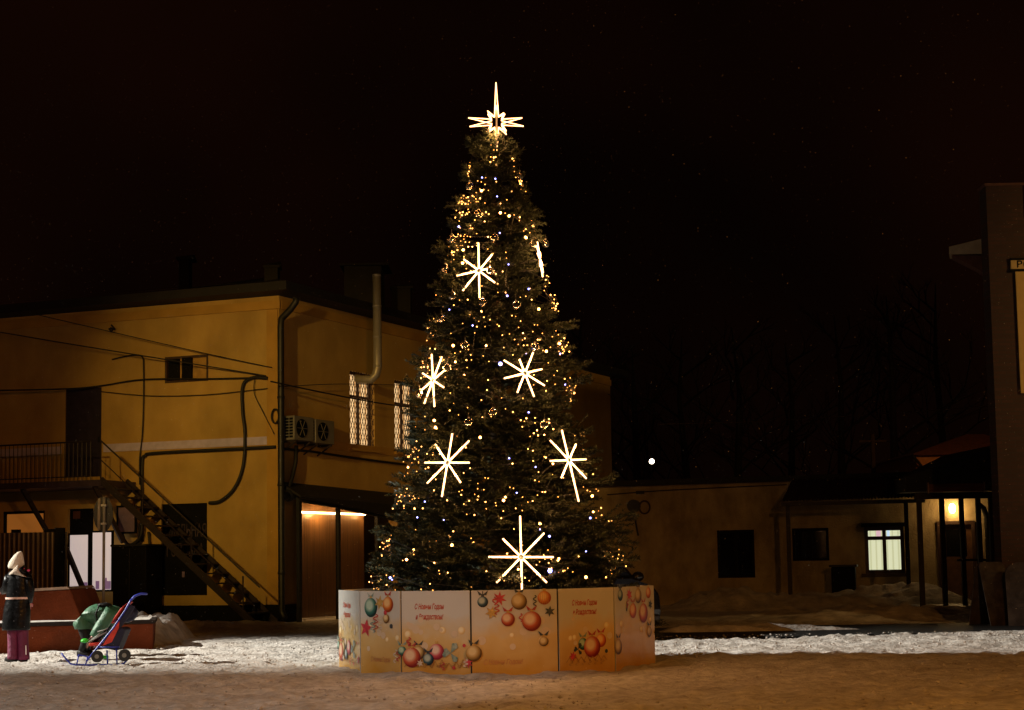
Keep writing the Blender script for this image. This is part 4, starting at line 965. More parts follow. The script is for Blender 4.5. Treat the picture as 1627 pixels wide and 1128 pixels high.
    painted_glint({'B': 5, 'A': 9, 'C': 4, 'D': 8, 'E': 2}[art], 3)
    if art == 'B':                                        # greeting panel
        bok(3, 9, .34, .66)
        text([('С Новым Годом', .785), ('и Рождеством!', .665)], .092, 'ink', .41, .60)
        for i in range(9): line('twig', [(.05 + i * .1, .10), (.09 + i * .1, .155 + .02 * (i % 3)), (.14 + i * .1, .10)], .007)
        bauble('teal', .02, .29, .06); bauble('gold', .26, .27, .085); bauble('pink', .52, .285, .10, bow=False); bauble('red', .16, .215, .125); bauble('blue', .40, .195, .075)
        bow(.72, .27, 1.15); disc('s_red', .91, .36, .022); disc('s_red', .76, .10, .022); star('s_red', .96, .16, .075, 7, .3, .4); star('pale', .28, .15, .05, 6); curl('ribbon', .60, .16, .09, 1.5); curl('ribbon', .12, .45, .09, 1.5); curl('pale', .93, .20, .09, 2)
        for i in range(6): curl('twig', .35 + i * .1, .15, .05, 1, .03, .006)
    elif art == 'A':                                      # hanging ornaments panel
        bok(5, 5, .25, .6); bok(15, 3, .5, .7)
        bauble('blue', .14, .865, .068); line('s_blue', [(.14, .99), (.14, .95)], .012); star('s_red', .33, .90, .095, 7, .1, .42); curl('ribbon', .30, .83, .12, 2, .03); curl('ribbon', .27, .92, .1, 1.5, .02)
        bauble('gold', .555, .86, .10); bauble('orange', .845, .90, .085, bow=False)
        for k in range(5): line('s_gold', [(.80 + k * .022, .83), (.80 + k * .022, .965)], .004)
        curl('s_blue', .735, .93, .18, 3, .02); bauble('red', .425, .655, .085); bauble('red', .695, .63, .122); star('s_blue', .905, .74, .07, 6, .1, .45); star('s_gold', .235, .74, .085, 6, .3, .42)
        bauble('gold', .83, .39, .06); bauble('gold', .03, .27, .10); curl('ribbon', .57, .72, .1, 1.5, .02)
        text([('С Новым Годом!', .135)], .085, 'inkf', .36, .75)
    elif art == 'C':                                      # greeting panel with one big bauble
        bok(8, 6, .35, .7)
        text([('С Новым Годом', .80), ('и Рождеством!', .69)], .092, 'ink', .46, .60)
        bauble('teal', .42, .34, .075); bauble('orange', .74, .37, .085); bauble('red', .58, .30, .135); star('s_red', .24, .20, .07, 7); disc('s_blue', .83, .24, .025); bow(.33, .28, .7, 's_blue')
        for i in range(7): line('twig', [(.12 + i * .1, .13), (.18 + i * .1, .19 + .02 * (i % 2)), (.24 + i * .1, .13)], .008)
        for i in range(6): curl('twig', .2 + i * .11, .14, .05, 1, .03, .006)
    elif art == 'D':                                      # narrow view of hanging ornaments
        bok(12, 4, .3, .6)
        bauble('teal', .28, .80, .125); bauble('orange', .70, .84, .10); star('s_gold', .50, .86, .10, 6); star('s_red', .16, .55, .12, 5, .2); curl('ribbon', .40, .72, .22, 3, .05); curl('pale', .50, .70, .2, 3, .05); curl('teal_rib', .33, .65, .16, 2.5, .05)
        disc('s_blue', .78, .58, .03); disc('gold', .66, .67, .06); disc('s_red', .64, .74, .03); text([('С Новым Годом', .15)], .085, 'inkf', .5, .6); curl('pale', .88, .3, .16, 2, .04); curl('ribbon', .95, .32, .16, 2, .04)
    elif art == 'E':
        bok(14, 3, .3, .55)
        bauble('blue', .14, .90, .075); star('s_red', .36, .90, .09, 7); bauble('gold', .58, .88, .10); bauble('orange', .84, .91, .075, bow=False); bauble('orange', .44, .70, .10); bauble('red', .70, .66, .13); star('s_blue', .88, .76, .07, 6)
        bauble('gold', .84, .42, .07); bauble('gold', .06, .28, .10); line('s_blue', [(.30, .80), (.27, .70)], .03); curl('ribbon', .3, .84, .1, 2, .03)
    mb.build('artwork', [PM[k] for k in names], t)
    return P
labs = ['greeting panel at the far left end of the enclosure, seen almost edge on', 'panel with teal and orange hanging baubles, second from the left end', 'panel with red two-line greeting above a row of baubles and a teal bow',
        'frontmost panel with red and gold baubles hanging around stars', 'greeting panel with one big red bauble low in its middle', 'narrow-looking hanging-bauble panel at the right end beside the car']
arts = ['B', 'D', 'B', 'A', 'C', 'E']
for i in range(6): make_panel(ringp[i], ringp[i + 1], labs[i], arts[i])
bl = [Vector((TC.x - 1.75, TC.y + 1.05, 0)), Vector((TC.x + 1.72, TC.y + 1.15, 0))]
make_panel(ringp[0], bl[0], 'plain rear panel behind the left end, only its top edge showing', None)
make_panel(bl[1], ringp[6], 'plain rear panel behind the right end, only its top edge showing', None)

# ============================================================ CHRISTMAS TREE
TD = TC.y
def zy(py): return W(793, py, TD).z
outl = [(936, 205), (900, 200), (840, 182), (780, 160), (720, 146), (660, 134), (600, 123), (540, 113), (480, 98), (420, 82), (360, 66), (300, 49), (250, 37), (222, 26)]
zs_ = np.array([0.3] + [zy(p) for p, _ in outl]); rs_ = np.array([1.88] + [h * TD / F for _, h in outl])
def Rz(z): return np.interp(z, zs_, rs_)
ZT = zs_[-1]
tree = thing('christmas_tree', (TC.x, TC.y, 0), 'tall decorated spruce Christmas tree covered in warm lights', 'christmas tree')
mb = MB(); mb.tube([(TC.x, TC.y, 0), (TC.x, TC.y, 3), (TC.x, TC.y, ZT - .1)], [.16, .10, .03], 12); mb.build('trunk', M_bark, tree, True)
TP = []; TQ = []; TNl = []; TNd = []                          # twigs: start, end, needle length, density
WR = []                                                       # woody stems
def bn(az, z, f, sd): return float(vnoise(np.array([math.cos(az) * 2 + 20]), np.array([math.sin(az) * 2 + z * f + 20]), 1.3, sd)[0])
def add_branch(z, az, scale=1.0):
    if scale == 1.0 and bn(az, z, 1.6, 201) < -.08 and rng.random() < .72: return
    R = float(Rz(z)) * scale * rng.uniform(.78, 1.05) * (1 + .40 * bn(az, z, 1.1, 202)); outd = np.array([math.sin(az), -math.cos(az), 0.0]); side = np.array([math.cos(az), math.sin(az), 0.0])
    L = min(R * .75, rng.uniform(.46, .80)); L = max(L, .24)
    lift = rng.uniform(-.10, .45) + .55 * max(0, (z - ZT + .9))
    d = outd + np.array([0, 0, lift]) + side * rng.uniform(-.35, .35); d /= np.linalg.norm(d)
    tip = np.array([TC.x, TC.y, z]) + outd * R; st = tip - d * L
    s = np.cross(d, np.array([0, 0, 1.0])); s /= np.linalg.norm(s); up = np.cross(s, d); droll = rng.uniform(-.5, .5); s2 = s * math.cos(droll) + up * math.sin(droll)
    for sg in (-1, -.45, .45, 1):
        q = d * 1.0 + s2 * (sg * .75) + up * rng.uniform(-.1, .3); q /= np.linalg.norm(q); p = st + d * (L * rng.uniform(.78, .92)); TP.append(p); TQ.append(p + q * rng.uniform(.12, .21)); TNl.append(.054); TNd.append(1.0)
    WR.append((st - d * .25, tip)); TP.append(st); TQ.append(tip); TNl.append(.053); TNd.append(1.0)
    k = int(rng.integers(2, 5)); 
    for i in range(k):
        t = .18 + .72 * i / k + rng.uniform(-.04, .04)
        for sg in (-1, 1):
            if rng.random() < .12: continue
            l = L * (.52 - .28 * t) * rng.uniform(.8, 1.35) + .09; p = st + d * (L * t); q = d * .75 + s2 * (sg * .72) + up * rng.uniform(-.15, .30); q /= np.linalg.norm(q)
            TP.append(p); TQ.append(p + q * l); TNl.append(.052); TNd.append(1.0)
z = .35; nb = 0
while z < ZT - .05:
    R = float(Rz(z)); n = max(6, int(2 * math.pi * R / .27))
    for i in range(n): add_branch(z + rng.uniform(-.1, .1), 2 * math.pi * (i + rng.uniform(-.4, .4)) / n)
    for i in range(n // 4): add_branch(z + rng.uniform(-.1, .1), rng.uniform(0, 6.283), .74)
    z += .185
for i in range(16): add_branch(ZT - rng.uniform(.0, .25), 2 * math.pi * i / 16 + rng.uniform(-.2, .2), rng.uniform(.7, 1.12))
for (px, py, az, sc_) in ((968, 828, 75, 1.12), (985, 850, 70, 1.05), (690, 540, -72, 1.14), (615, 850, -75, 1.06), (598, 890, -70, 1.03), (905, 545, 72, 1.1), (860, 345, 75, 1.18), (945, 700, 70, 1.12), (960, 770, 72, 1.07), (640, 770, -70, 1.07), (720, 405, -70, 1.08)):
    for j in range(2): add_branch(zy(py) + .06 * j, R_(az + 8 * j), sc_)
TP = np.array(TP); TQ = np.array(TQ); TNl = np.array(TNl)
def needles(TP, TQ, nl):
    D = TQ - TP; L = np.linalg.norm(D, axis=1); n = np.maximum(14, (L * 250).astype(int)); idx = np.repeat(np.arange(len(L)), n); N = len(idx)
    t = rng.random(N); D1 = (D / L[:, None])[idx]; p = TP[idx] + D[idx] * t[:, None]
    rv = rng.normal(size=(N, 3)); rv -= D1 * (rv * D1).sum(1)[:, None]; rv /= np.linalg.norm(rv, axis=1)[:, None]
    ang = rng.uniform(.5, 1.0, N)[:, None]; nd = D1 * np.cos(ang) + rv * np.sin(ang); ln = (nl[idx] * rng.uniform(.75, 1.25, N) * (1 - .25 * t))[:, None]
    w = np.cross(nd, rng.normal(size=(N, 3))); w /= np.linalg.norm(w, axis=1)[:, None]; w *= .0046
    w[(np.cross(w, nd) * rv).sum(1) < 0] *= -1
    nrm = rv + D1 * .35; nrm /= np.linalg.norm(nrm, axis=1)[:, None]
    return np.stack([p - w, p + w, p + nd * ln + w * .5, p + nd * ln - w * .5], 1), nrm
Q, QN = needles(TP, TQ, TNl); nq = len(Q)
v = (Q.reshape(-1, 3) - np.array([TC.x, TC.y, 0])).astype(np.float32)
fi = np.arange(nq * 4, dtype=np.int32)
# woody twigs as three-sided prisms
wp = np.concatenate([TP, np.array([a for a, b in WR])]); wq = np.concatenate([TQ, np.array([b for a, b in WR])]); wr = np.concatenate([np.full(len(TP), .0035), np.full(len(WR), .008)])
D = wq - wp; D /= np.linalg.norm(D, axis=1)[:, None]; a1 = np.cross(D, np.array([.3, .2, .9])); a1 /= np.linalg.norm(a1, axis=1)[:, None]; a2 = np.cross(D, a1)
ringv = lambda c, k: np.stack([c + (a1 * math.cos(q) + a2 * math.sin(q)) * (wr * k)[:, None] for q in (0, 2.094, 4.189)], 1)
wv = np.concatenate([ringv(wp, 1), ringv(wq, .5)], 1) - np.array([TC.x, TC.y, 0]); nw = len(wp); b0 = nq * 4 + np.arange(nw)[:, None] * 6
wf = np.concatenate([b0 + np.array([[0, 1, 4, 3]]), b0 + np.array([[1, 2, 5, 4]]), b0 + np.array([[2, 0, 3, 5]])], 0).astype(np.int32)
allv = np.concatenate([v, wv.reshape(-1, 3).astype(np.float32)]); allf = np.concatenate([fi.reshape(-1, 4), wf])
me = bpy.data.meshes.new('crown'); me.vertices.add(len(allv)); me.vertices.foreach_set('co', allv.ravel()); me.loops.add(allf.size); me.loops.foreach_set('vertex_index', allf.ravel())
me.polygons.add(len(allf)); me.polygons.foreach_set('loop_start', np.arange(len(allf), dtype=np.int32) * 4); me.materials.append(M_needle); me.materials.append(M_bark)
me.polygons.foreach_set('material_index', np.concatenate([np.zeros(nq, np.int32), np.ones(len(wf), np.int32)])); me.polygons.foreach_set('use_smooth', np.ones(len(allf), bool))
wn = np.tile(a1[:, None, :], (1, 6, 1)).reshape(-1, 3)
at_ = me.attributes.new('custom_normal', 'FLOAT_VECTOR', 'POINT'); at_.data.foreach_set('vector', np.concatenate([np.repeat(QN, 4, axis=0), wn]).astype(np.float32).ravel())
me.update()
crown = bpy.data.objects.new('crown', me); COL.objects.link(crown); crown.parent = tree; print('needles', nq, 'twigs', len(TP))

def surf(px, py, out=.0):                                      # point on the tree's outline cone seen at a pixel
    z = zy(py); R = float(Rz(z)) + out; cxp = 793
    dx = max(-.97, min(.97, (px - cxp) * (TD - R * .6) / F / R)); az = math.asin(dx)
    return Vector((TC.x + R * math.sin(az), TC.y - R * math.cos(az), 0)), az, z
def on_tree(px, py, out):
    z = zy(py)
    for _ in range(6):
        R = float(Rz(z)) + out; ctr = (W(px, py, TD).x - TC.x) 
        d = TD
        for _ in range(5):
            p = W(px, py, d); s = max(-.985, min(.985, (p.x - TC.x) / R)); d = TD - R * math.sqrt(1 - s * s)
        p = W(px, py, d); z = p.z
    return p, math.asin(s)
def lamp_light(p, w, col, size=.04):
    d = bpy.data.lights.new('lamp_light', 'POINT'); d.energy = w; d.color = col; d.shadow_soft_size = size; o = bpy.data.objects.new('lamp_light', d); COL.objects.link(o); o.location = p; return o
# ---------------------------------------------------------------- snowflake lights
def flake(px, py, r, rot, label, az=None, tilt=.22, lens=None, out=.07):
    c, a = on_tree(px, py, out); a = a if az is None else R_(az)
    n = Vector((math.sin(a) * math.cos(tilt), -math.cos(a) * math.cos(tilt), math.sin(tilt))); ux = Vector((math.cos(a), math.sin(a), 0)); uz = n.cross(ux); uz = uz if uz.z > 0 else -uz
    t = thing('snowflake_light', c, label, 'snowflake light', 'snowflake lights on the tree'); lens = lens or [1] * 8
    mb = MB(); pts = [c + ux * (.028 * math.cos(k * .785)) + uz * (.028 * math.sin(k * .785)) for k in range(9)]; mb.tube(pts, .008, 6); mb.tube([c - n * .02, c - n * .3], .012, 6); mb.build('hub', M_black, t)
    lamp_light(c + n * .06, 9.0, (1, .47, .16)); [lamp_light(c + n * .035 + (ux * dx_ + uz * dz_) * r * .62, 6.5, (1, .47, .16), .03) for dx_, dz_ in ((.7, .7), (-.7, .7), (.7, -.7), (-.7, -.7))]
    for k in range(8):
        q = R_(rot) + k * math.pi / 4; d = ux * math.cos(q) + uz * math.sin(q); mb = MB(); mb.tube([c + d * .035, c + d * r * lens[k]], .0112, 8); mb.build('arm', E_rope, t, True)
L8 = [.88, .93, 1.12, .90, .88, .93, 1.15, .93]
flake(761, 430, .37, 7, 'upright snowflake light nearest the star, on the left', -24, .25, [.35, .78, 1.15, .85, .9, .95, 1.1, .88])
flake(858, 412, .26, -9, 'snowflake light seen edge-on at the upper right of the tree', 82, .15, [.9, .9, 1, .8, .9, .9, 1, .8])
flake(688, 604, .36, 22, 'foreshortened tilted snowflake light at the left edge of the tree', -56, .2, [.8, .95, 1.15, .95, .9, .95, 1.15, .95])
flake(834, 593, .34, 15, 'tilted snowflake light right of centre below the blue bulb', 30, .25, [.85, 1.05, .6, 1.0, 1, .95, 1.0, .95])
flake(711, 735, .42, -3, 'big tilted snowflake light at the lower left', -34, .22, [.85, 1.0, .95, .85, .9, .95, 1.1, .9])
flake(904, 731, .44, 4, 'tilted snowflake light at the lower right edge with one broken long arm', 46, .22, [.8, .7, .95, .9, .85, .75, 1.3, .85])
flake(828, 885, .46, -1, 'largest snowflake light, upright just above the front panel', 12, .12, [.92, .95, 1.15, .72, .92, 1.0, 1.1, 1.0], .12)
# ---------------------------------------------------------------- star topper
SC = W(789, 194, TD); sp = TD / F
lamp_light(SC + Vector((.0, -.32, -.26)), 26.0, (1, .47, .16)); lamp_light(SC + Vector((.0, .0, .2)), 8.0, (1, .52, .18))
t = thing('star_topper', SC, 'glowing eight-pointed star with long upper spike on the treetop', 'star')
for yaw, tips in ((30, (.60, .20, .46, .23, .43, .24, .47, .21)), (-27, (.585, .17, .42, .22, .38, .19, .45, .20))):
    ux = Vector((math.cos(R_(yaw)), math.sin(R_(yaw)), 0)); pts = []
    for k in range(8):
        for rr2, aa in ((tips[k], k * 45), (.085, k * 45 + 22.5)): pts.append(SC + ux * (rr2 * math.sin(R_(aa))) + Vector((0, 0, rr2 * math.cos(R_(aa)))))
    out = []
    for i, p in enumerate(pts):                                # blunt the tips a little
        if i % 2 == 0: q0 = p.lerp(pts[i - 1], .045); q1 = p.lerp(pts[(i + 1) % 16], .045); out += [q0, q1]
        else: out.append(p)
    out.append(out[0]); mb = MB()
    for a, b in zip(out[:-1], out[1:]): mb.tube([a, b], .0070, 6)
    mb.build('star_outline', E_star, t, True)
mb = MB(); mb.tube([(SC.x, SC.y + .01, SC.z - .75), (SC.x, SC.y + .01, SC.z + .25)], .014, 8); mb.build('mast', M_steel, t)
# ---------------------------------------------------------------- fairy lights
def string(name, label, pts, mats, sizes, wire=True):
    t = thing(name, (TC.x, TC.y, 0), label, 'string lights', 'light strings wound round the tree')
    if wire:
        mb = MB(); mb.tube(pts, .004, 4, False); mb.build('wire', M_cable, t)
    protos = {}
    for bi, (p, m, r) in enumerate(zip(pts, mats, sizes)):
        if (m in (E_b1, E_b3) and bi % 3 == 0) or r > .0175: lamp_light(Vector(p) + Vector((math.sin(math.atan2(p[0] - TC.x, TC.y - p[1])), -math.cos(math.atan2(p[0] - TC.x, TC.y - p[1])), 0)) * .03, 0.7 if m is not E_blue else .6, (1, .45, .13) if m is not E_blue else (.3, .3, 1), .02)
        key = (m.name, r)
        if key not in protos:
            mb = MB(); mb.ball((0, 0, 0), r, 6, 4); o = mb.build('bulb', m, None, True); me_ = o.data; bpy.data.objects.remove(o); me_.name = 'bulb'; protos[key] = me_
        o = bpy.data.objects.new('bulb', protos[key]); COL.objects.link(o); o.parent = t; o.location = Vector(p) - Vector((TC.x, TC.y, 0))
def clump(a, z):
    return float(vnoise(np.array([a * 2.1 + 40]), np.array([z * 1.7 + 9]), 1.0, 123)[0] + .6 * vnoise(np.array([a * 5 + 40]), np.array([z * 4 + 9]), 1.0, 124)[0])
def spiral(z0, z1, n, seed):
    rg = random.Random(seed); pts = []; turns = max(2, (z1 - z0) / .30); i = 0; N = n * 6
    cand = []
    for i in range(N):
        s = i / (N - 1) * turns; k = int(s); f = s - k; f = f if k % 2 == 0 else 1 - f
        z = z0 + (z1 - z0) * i / (N - 1) + rg.uniform(-.16, .16); a = R_(-105 + 210 * f + rg.uniform(-7, 7))
        cand.append((clump(a, z) + rg.uniform(-.75, .75), i, a, z))
    for _, i, a, z in sorted(sorted(cand, reverse=True)[:n], key=lambda q: q[1]):
        R = float(Rz(z)) * rg.uniform(.84, 1.0) + .02; pts.append((TC.x + R * math.sin(a), TC.y - R * math.cos(a), z))
    return pts
def mixm(n, seed, pb=.03, pd=.5):
    rg = random.Random(seed); ms, ss = [], []
    for _ in range(n):
        q = rg.random()
        if q < pb: ms.append(E_b3); ss.append(.014)
        elif q < pb + pd: ms.append(E_b2); ss.append(.0072)
        else: ms.append(E_b1); ss.append(rg.choice((.008, .0105)))
    return ms, ss
zq = [zy(935), zy(805), zy(650), zy(470), zy(235)]
for i, lab in enumerate(('string of warm fairy lights round the bottom of the tree', 'string of warm fairy lights between the lower snowflakes', 'string of warm fairy lights across the middle of the tree', 'string of warm fairy lights below the star')):
    n = 100; string('fairy_lights', lab, spiral(zq[i] + .02, zq[i + 1], n, 50 + i), *mixm(n, 60 + i))
mt = [(E_b2, .008) if k % 3 else (E_b1, .008) for k in range(100)]
string('fairy_lights', 'string of tiny dim amber lights strewn over the whole tree', spiral(zq[0] + .05, zq[4] - .05, 100, 77), [a for a, b in mt], [b for a, b in mt])
string('fairy_lights', 'string of small amber lights densest along the left half of the tree', [p for p in spiral(zq[0] + .05, zq[4] - .3, 200, 91) if p[0] < TC.x][:100], *mixm(100, 92, .02, .6))
string('fairy_lights', 'string of small amber lights densest along the right half of the tree', [p for p in spiral(zq[0] + .05, zq[4] - .3, 200, 95) if p[0] >= TC.x][:100], *mixm(100, 96, .02, .6))
bp_ = [(620, 918, .016), (623, 921, .009), (675, 797, .010), (663, 822, .010), (705, 826, .009), (729, 360, .014), (766, 282, .011), (787, 284, .011), (790, 312, .010), (794, 370, .010), (808, 420, .010), (806, 470, .013), (840, 459, .012), (714, 492, .010), (751, 517, .011),
       (795, 578, .026), (836, 561, .012), (890, 562, .011), (898, 611, .010), (840, 655, .011), (851, 742, .010), (821, 783, .010), (938, 823, .014), (858, 841, .009), (873, 852, .014), (874, 907, .030), (931, 876, .009), (809, 728, .011)]
string('fairy_lights', 'sparse string of blue and violet fairy lights scattered over the tree', [on_tree(x, y, .03)[0] for x, y, r in bp_], [E_blue] * len(bp_), [r for _, _, r in bp_], False)
br_ = [(765, 303), (795, 338), (809, 343), (856, 491), (720, 549), (889, 546), (800, 795), (941, 788), (858, 832), (690, 668), (763, 695), (718, 866), (646, 889), (931, 917), (835, 377), (846, 359), (692, 679), (836, 378), (868, 558), (736, 397), (735, 418)]
string('fairy_lights', 'string of larger bright amber bulbs spread over the whole tree', [on_tree(x, y, .05)[0] for x, y in br_], [E_b3] * len(br_), [.018] * len(br_), False)
# ---------------------------------------------------------------- glass baubles
m = bpy.data.materials.new('clear_glass'); m.use_nodes = True; b = m.node_tree.nodes['Principled BSDF']; nn = m.node_tree; tr = nn.nodes.new('ShaderNodeBsdfTransparent'); tr.inputs[0].default_value = (.82, .78, .70, 1); gl = nn.nodes.new('ShaderNodeBsdfGlossy'); gl.inputs['Roughness'].default_value = .03
lw = nn.nodes.new('ShaderNodeLayerWeight'); lw.inputs['Blend'].default_value = .42; mx = nn.nodes.new('ShaderNodeMixShader'); ma = nn.nodes.new('ShaderNodeMath'); ma.operation = 'MULTIPLY_ADD'; ma.inputs[1].default_value = .6; ma.inputs[2].default_value = .22
nn.links.new(lw.outputs['Facing'], ma.inputs[0]); nn.links.new(ma.outputs[0], mx.inputs[0]); nn.links.new(tr.outputs[0], mx.inputs[1]); nn.links.new(gl.outputs[0], mx.inputs[2]); nn.links.new(mx.outputs[0], nn.nodes['Material Output'].inputs[0]); M_gl = m
BB = [(761, 339, 'below the big amber bulb near the treetop'), (718, 379, 'at the upper left edge beside a violet bulb'), (786, 378, 'right above the upright upper snowflake light'), (707, 426, 'at the left outline level with the upper snowflake light'),
      (719, 470, 'lower left of the upper snowflake light'), (767, 480, 'directly under the upper snowflake light'), (820, 485, 'right of the bauble under the upper snowflake light'), (847, 388, 'left of the edge-on snowflake light'), (867, 387, 'at the very tip of the edge-on snowflake light'),
      (826, 279, 'highest on the right, just under the star'), (746, 295, 'highest on the left, just under the star'), (779, 430, 'touching the right arm of the upper snowflake light'), (702, 506, 'above the roof eaves at the left outline'), (739, 548, 'beside the amber bulb above the left edge snowflake'),
      (850, 551, 'above the right-of-centre snowflake light'), (711, 585, 'on the upper arm of the left edge snowflake'), (745, 671, 'above the big lower left snowflake'), (865, 674, 'above the broken-armed snowflake light'), (667, 626, 'under the left edge snowflake by the barred window'), (783, 655, 'in the dark middle of the tree')]
proto = None
for px, py, lab in BB:
    p, _ = on_tree(px, py, .10)
    if proto is None:
        proto = thing('glass_bauble', (0, 0, 0), 'x', 'bauble', 'glass baubles on the tree')
        mb = MB(); mb.ball((0, 0, 0), .058, 20, 14); mb.build('globe', M_gl, proto, True)
        mb = MB(); mb.tube([(0, 0, .055), (0, 0, .072)], .014, 10); mb.tube([(0, 0, .072), (0, 0, .13)], .0015, 4); mb.build('cap', M_steel, proto, True)
        o = proto
    else: o = copy_tree(proto)
    o.location = p; o['label'] = 'clear glass bauble ' + lab

# ============================================================ PEOPLE
def skin_body(name, verts, edges, radii, m, parent, sub=1, root=0):
    me = bpy.data.meshes.new(name); off = ORIG[parent.name]; me.from_pydata([Vector(v) - off for v in verts], edges, []); o = bpy.data.objects.new(name, me); COL.objects.link(o)
    s = o.modifiers.new('skin', 'SKIN'); 
    if not me.skin_vertices: pass
    lay = me.skin_vertices[0].data if me.skin_vertices else None
    if lay:
        for i, r in enumerate(radii): lay[i].radius = (r, r) if not isinstance(r, tuple) else r; lay[i].use_root = (i == root)
    ss = o.modifiers.new('sub', 'SUBSURF'); ss.levels = sub; ss.render_levels = sub
    dg = bpy.context.evaluated_depsgraph_get(); me2 = bpy.data.meshes.new_from_object(o.evaluated_get(dg)); bpy.data.objects.remove(o); bpy.data.meshes.remove(me)
    me2.name = name; me2.materials.clear(); me2.materials.append(m); me2.polygons.foreach_set('use_smooth', [True] * len(me2.polygons))
    o = bpy.data.objects.new(name, me2); COL.objects.link(o); o.parent = parent; ORIG[o.name] = off; return o
def body(name, J, parent, m):
    """J: dict of joints; one continuous figure with hands of five fingers and a face"""
    V = []; E = []; Rr = []
    def add(p, r, frm=None): V.append(Vector(p)); Rr.append(r); 
    def node(p, r, frm=None):
        V.append(Vector(p)); Rr.append(r); i = len(V) - 1
        if frm is not None: E.append((frm, i))
        return i
    pel = node(J['pelvis'], .13); ch = node(J['chest'], .115, pel); nk = node(J['neck'], .055, ch); hd = node(J['head'], .085, nk); tp = node(J['crown'], .07, hd)
    fw = Vector(J['face']); c = Vector(J['head']); node(c + fw * .105, .016, hd)                                   # nose
    side = fw.cross(Vector(J['crown']) - c).normalized()
    for s in (-1, 1): node(c + side * (.095 * s), .014, hd)                                                      # ears
    for s in ('l', 'r'):
        sh = node(J['sh' + s], .05, ch); el = node(J['el' + s], .045, sh); wr_ = node(J['wr' + s], .030, el)
        w = Vector(J['wr' + s]); d = (w - Vector(J['el' + s])).normalized(); sd = d.cross(fw).normalized(); pm = node(w + d * .055, .032, wr_)
        for k, (o, l) in enumerate(((-.03, .065), (-.01, .075), (.01, .07), (.03, .055))):
            b0_ = node(w + d * .095 + sd * o, .010, pm); m0 = node(w + d * (.095 + l * .55) + sd * o * 1.1 + fw * .012, .009, b0_); node(w + d * (.095 + l) + sd * o * 1.1 + fw * .035, .008, m0)
        th = node(w + d * .045 + sd * .048, .011, pm); node(w + d * .085 + sd * .065 + fw * .02, .009, th)
        hp_ = node(J['hip' + s], .10, pel); kn = node(J['kn' + s], .065, hp_); an = node(J['an' + s], .045, kn); node(J['toe' + s], .035, an)
    return skin_body(name, V, E, Rr, m, parent, 1, pel)

# ---- woman at the left edge, seen from behind
wdp = G(27, 1052).y
def wp_(px, py, dy=0): return W(px, py, wdp + dy)
wo = thing('person', (wp_(27, 1052).x, wdp, 0), 'person in cream hat, black coat and magenta trousers standing at left edge', 'person')
J = dict(pelvis=wp_(27, 973), chest=wp_(29, 928), neck=wp_(29, 906), head=wp_(28, 894, -.02), crown=wp_(28, 884, -.02), face=Vector((-.75, .66, 0)), shl=wp_(17, 915), ell=wp_(11, 934, .05), wrl=wp_(5, 939, .16), shr=wp_(41, 915), elr=wp_(47, 936, -.03), wrr=wp_(46, 956, .02),
         hipl=wp_(21, 980), knl=wp_(21, 1014, .02), anl=wp_(21, 1045), toel=wp_(13, 1050, .08), hipr=wp_(35, 980), knr=wp_(36, 1014, .03), anr=wp_(38, 1046), toer=wp_(33, 1051, .10))
body('body', J, wo, M_skin)
k_ = wdp / F
def ringsv(lst, cdy=0): return [(wp_(x, y, cdy), (rx * k_, 0, 0), (0, ry * k_, 0)) for x, y, rx, ry in lst]
mb = MB(); mb.loft(ringsv([(29, 904, 8, 7), (29, 909, 15, 10), (29.5, 914, 18, 12), (30, 924, 18, 13), (30, 936, 18.5, 13.5), (29, 946, 19, 14), (28.5, 950, 18, 14), (28, 956, 19, 14.5), (27, 970, 21, 15.5), (26, 985, 21.5, 16), (25.5, 998, 22, 16.5), (25.5, 1001, 21.5, 16)]), 24)
for s, r0 in (('l', 1), ('r', 1)):
    a, e_, w_ = Vector(J['sh' + s]), Vector(J['el' + s]), Vector(J['wr' + s]); mb.tube([a + Vector((0, 0, -.01)), a.lerp(e_, .5), e_, e_.lerp(w_, .5), w_ + (w_ - e_).normalized() * .01], [.088, .088, .078, .068, .055], 12)
mb.build('coat', M_coatk, wo, True)
mb = MB(); mb.loft(ringsv([(28.5, 948.6, 19.3, 14.6), (28.5, 951.8, 19.3, 14.6)]), 24, False); mb.build('belt', mat('pale_hem', (.62, .40, .33), .7), wo, True)
for s in 'lr':
    h, kn, an = [Vector(J[q + s]) for q in ('hip', 'kn', 'an')]; mb = MB(); mb.tube([h + Vector((0, 0, .02)), h.lerp(kn, .5), kn, kn.lerp(an, .5), an + Vector((0, 0, .02)), an + Vector((0, 0, -.02))], [.092, .092, .085, .082, .088, .086], 14); q = mb.build('trouser_leg', M_wine, wo, True)
    if s == 'r':
        mb = MB(); mb.bar(an + Vector((.055, -.072, .06)), an + Vector((.05, -.068, .20)), .014, .008); mb.build('reflective_stripe', M_white, q)
    to = Vector(J['toe' + s]); mb = MB(); d = (to - an); d.z = 0; d.normalize(); sd = Vector((-d.y, d.x, 0)); an0 = Vector((an.x, an.y, 0))
    mb.loft([(an0 - d * .07 + Vector((0, 0, .055)), sd * .045, (0, 0, .05)), (an0 - d * .02 + Vector((0, 0, .07)), sd * .058, (0, 0, .068)), (an0 + d * .06 + Vector((0, 0, .055)), sd * .058, (0, 0, .053)), (an0 + d * .14 + Vector((0, 0, .043)), sd * .055, (0, 0, .041)), (an0 + d * .19 + Vector((0, 0, .033)), sd * .03, (0, 0, .026))], 14); mb.build('boot', M_boot, wo, True)
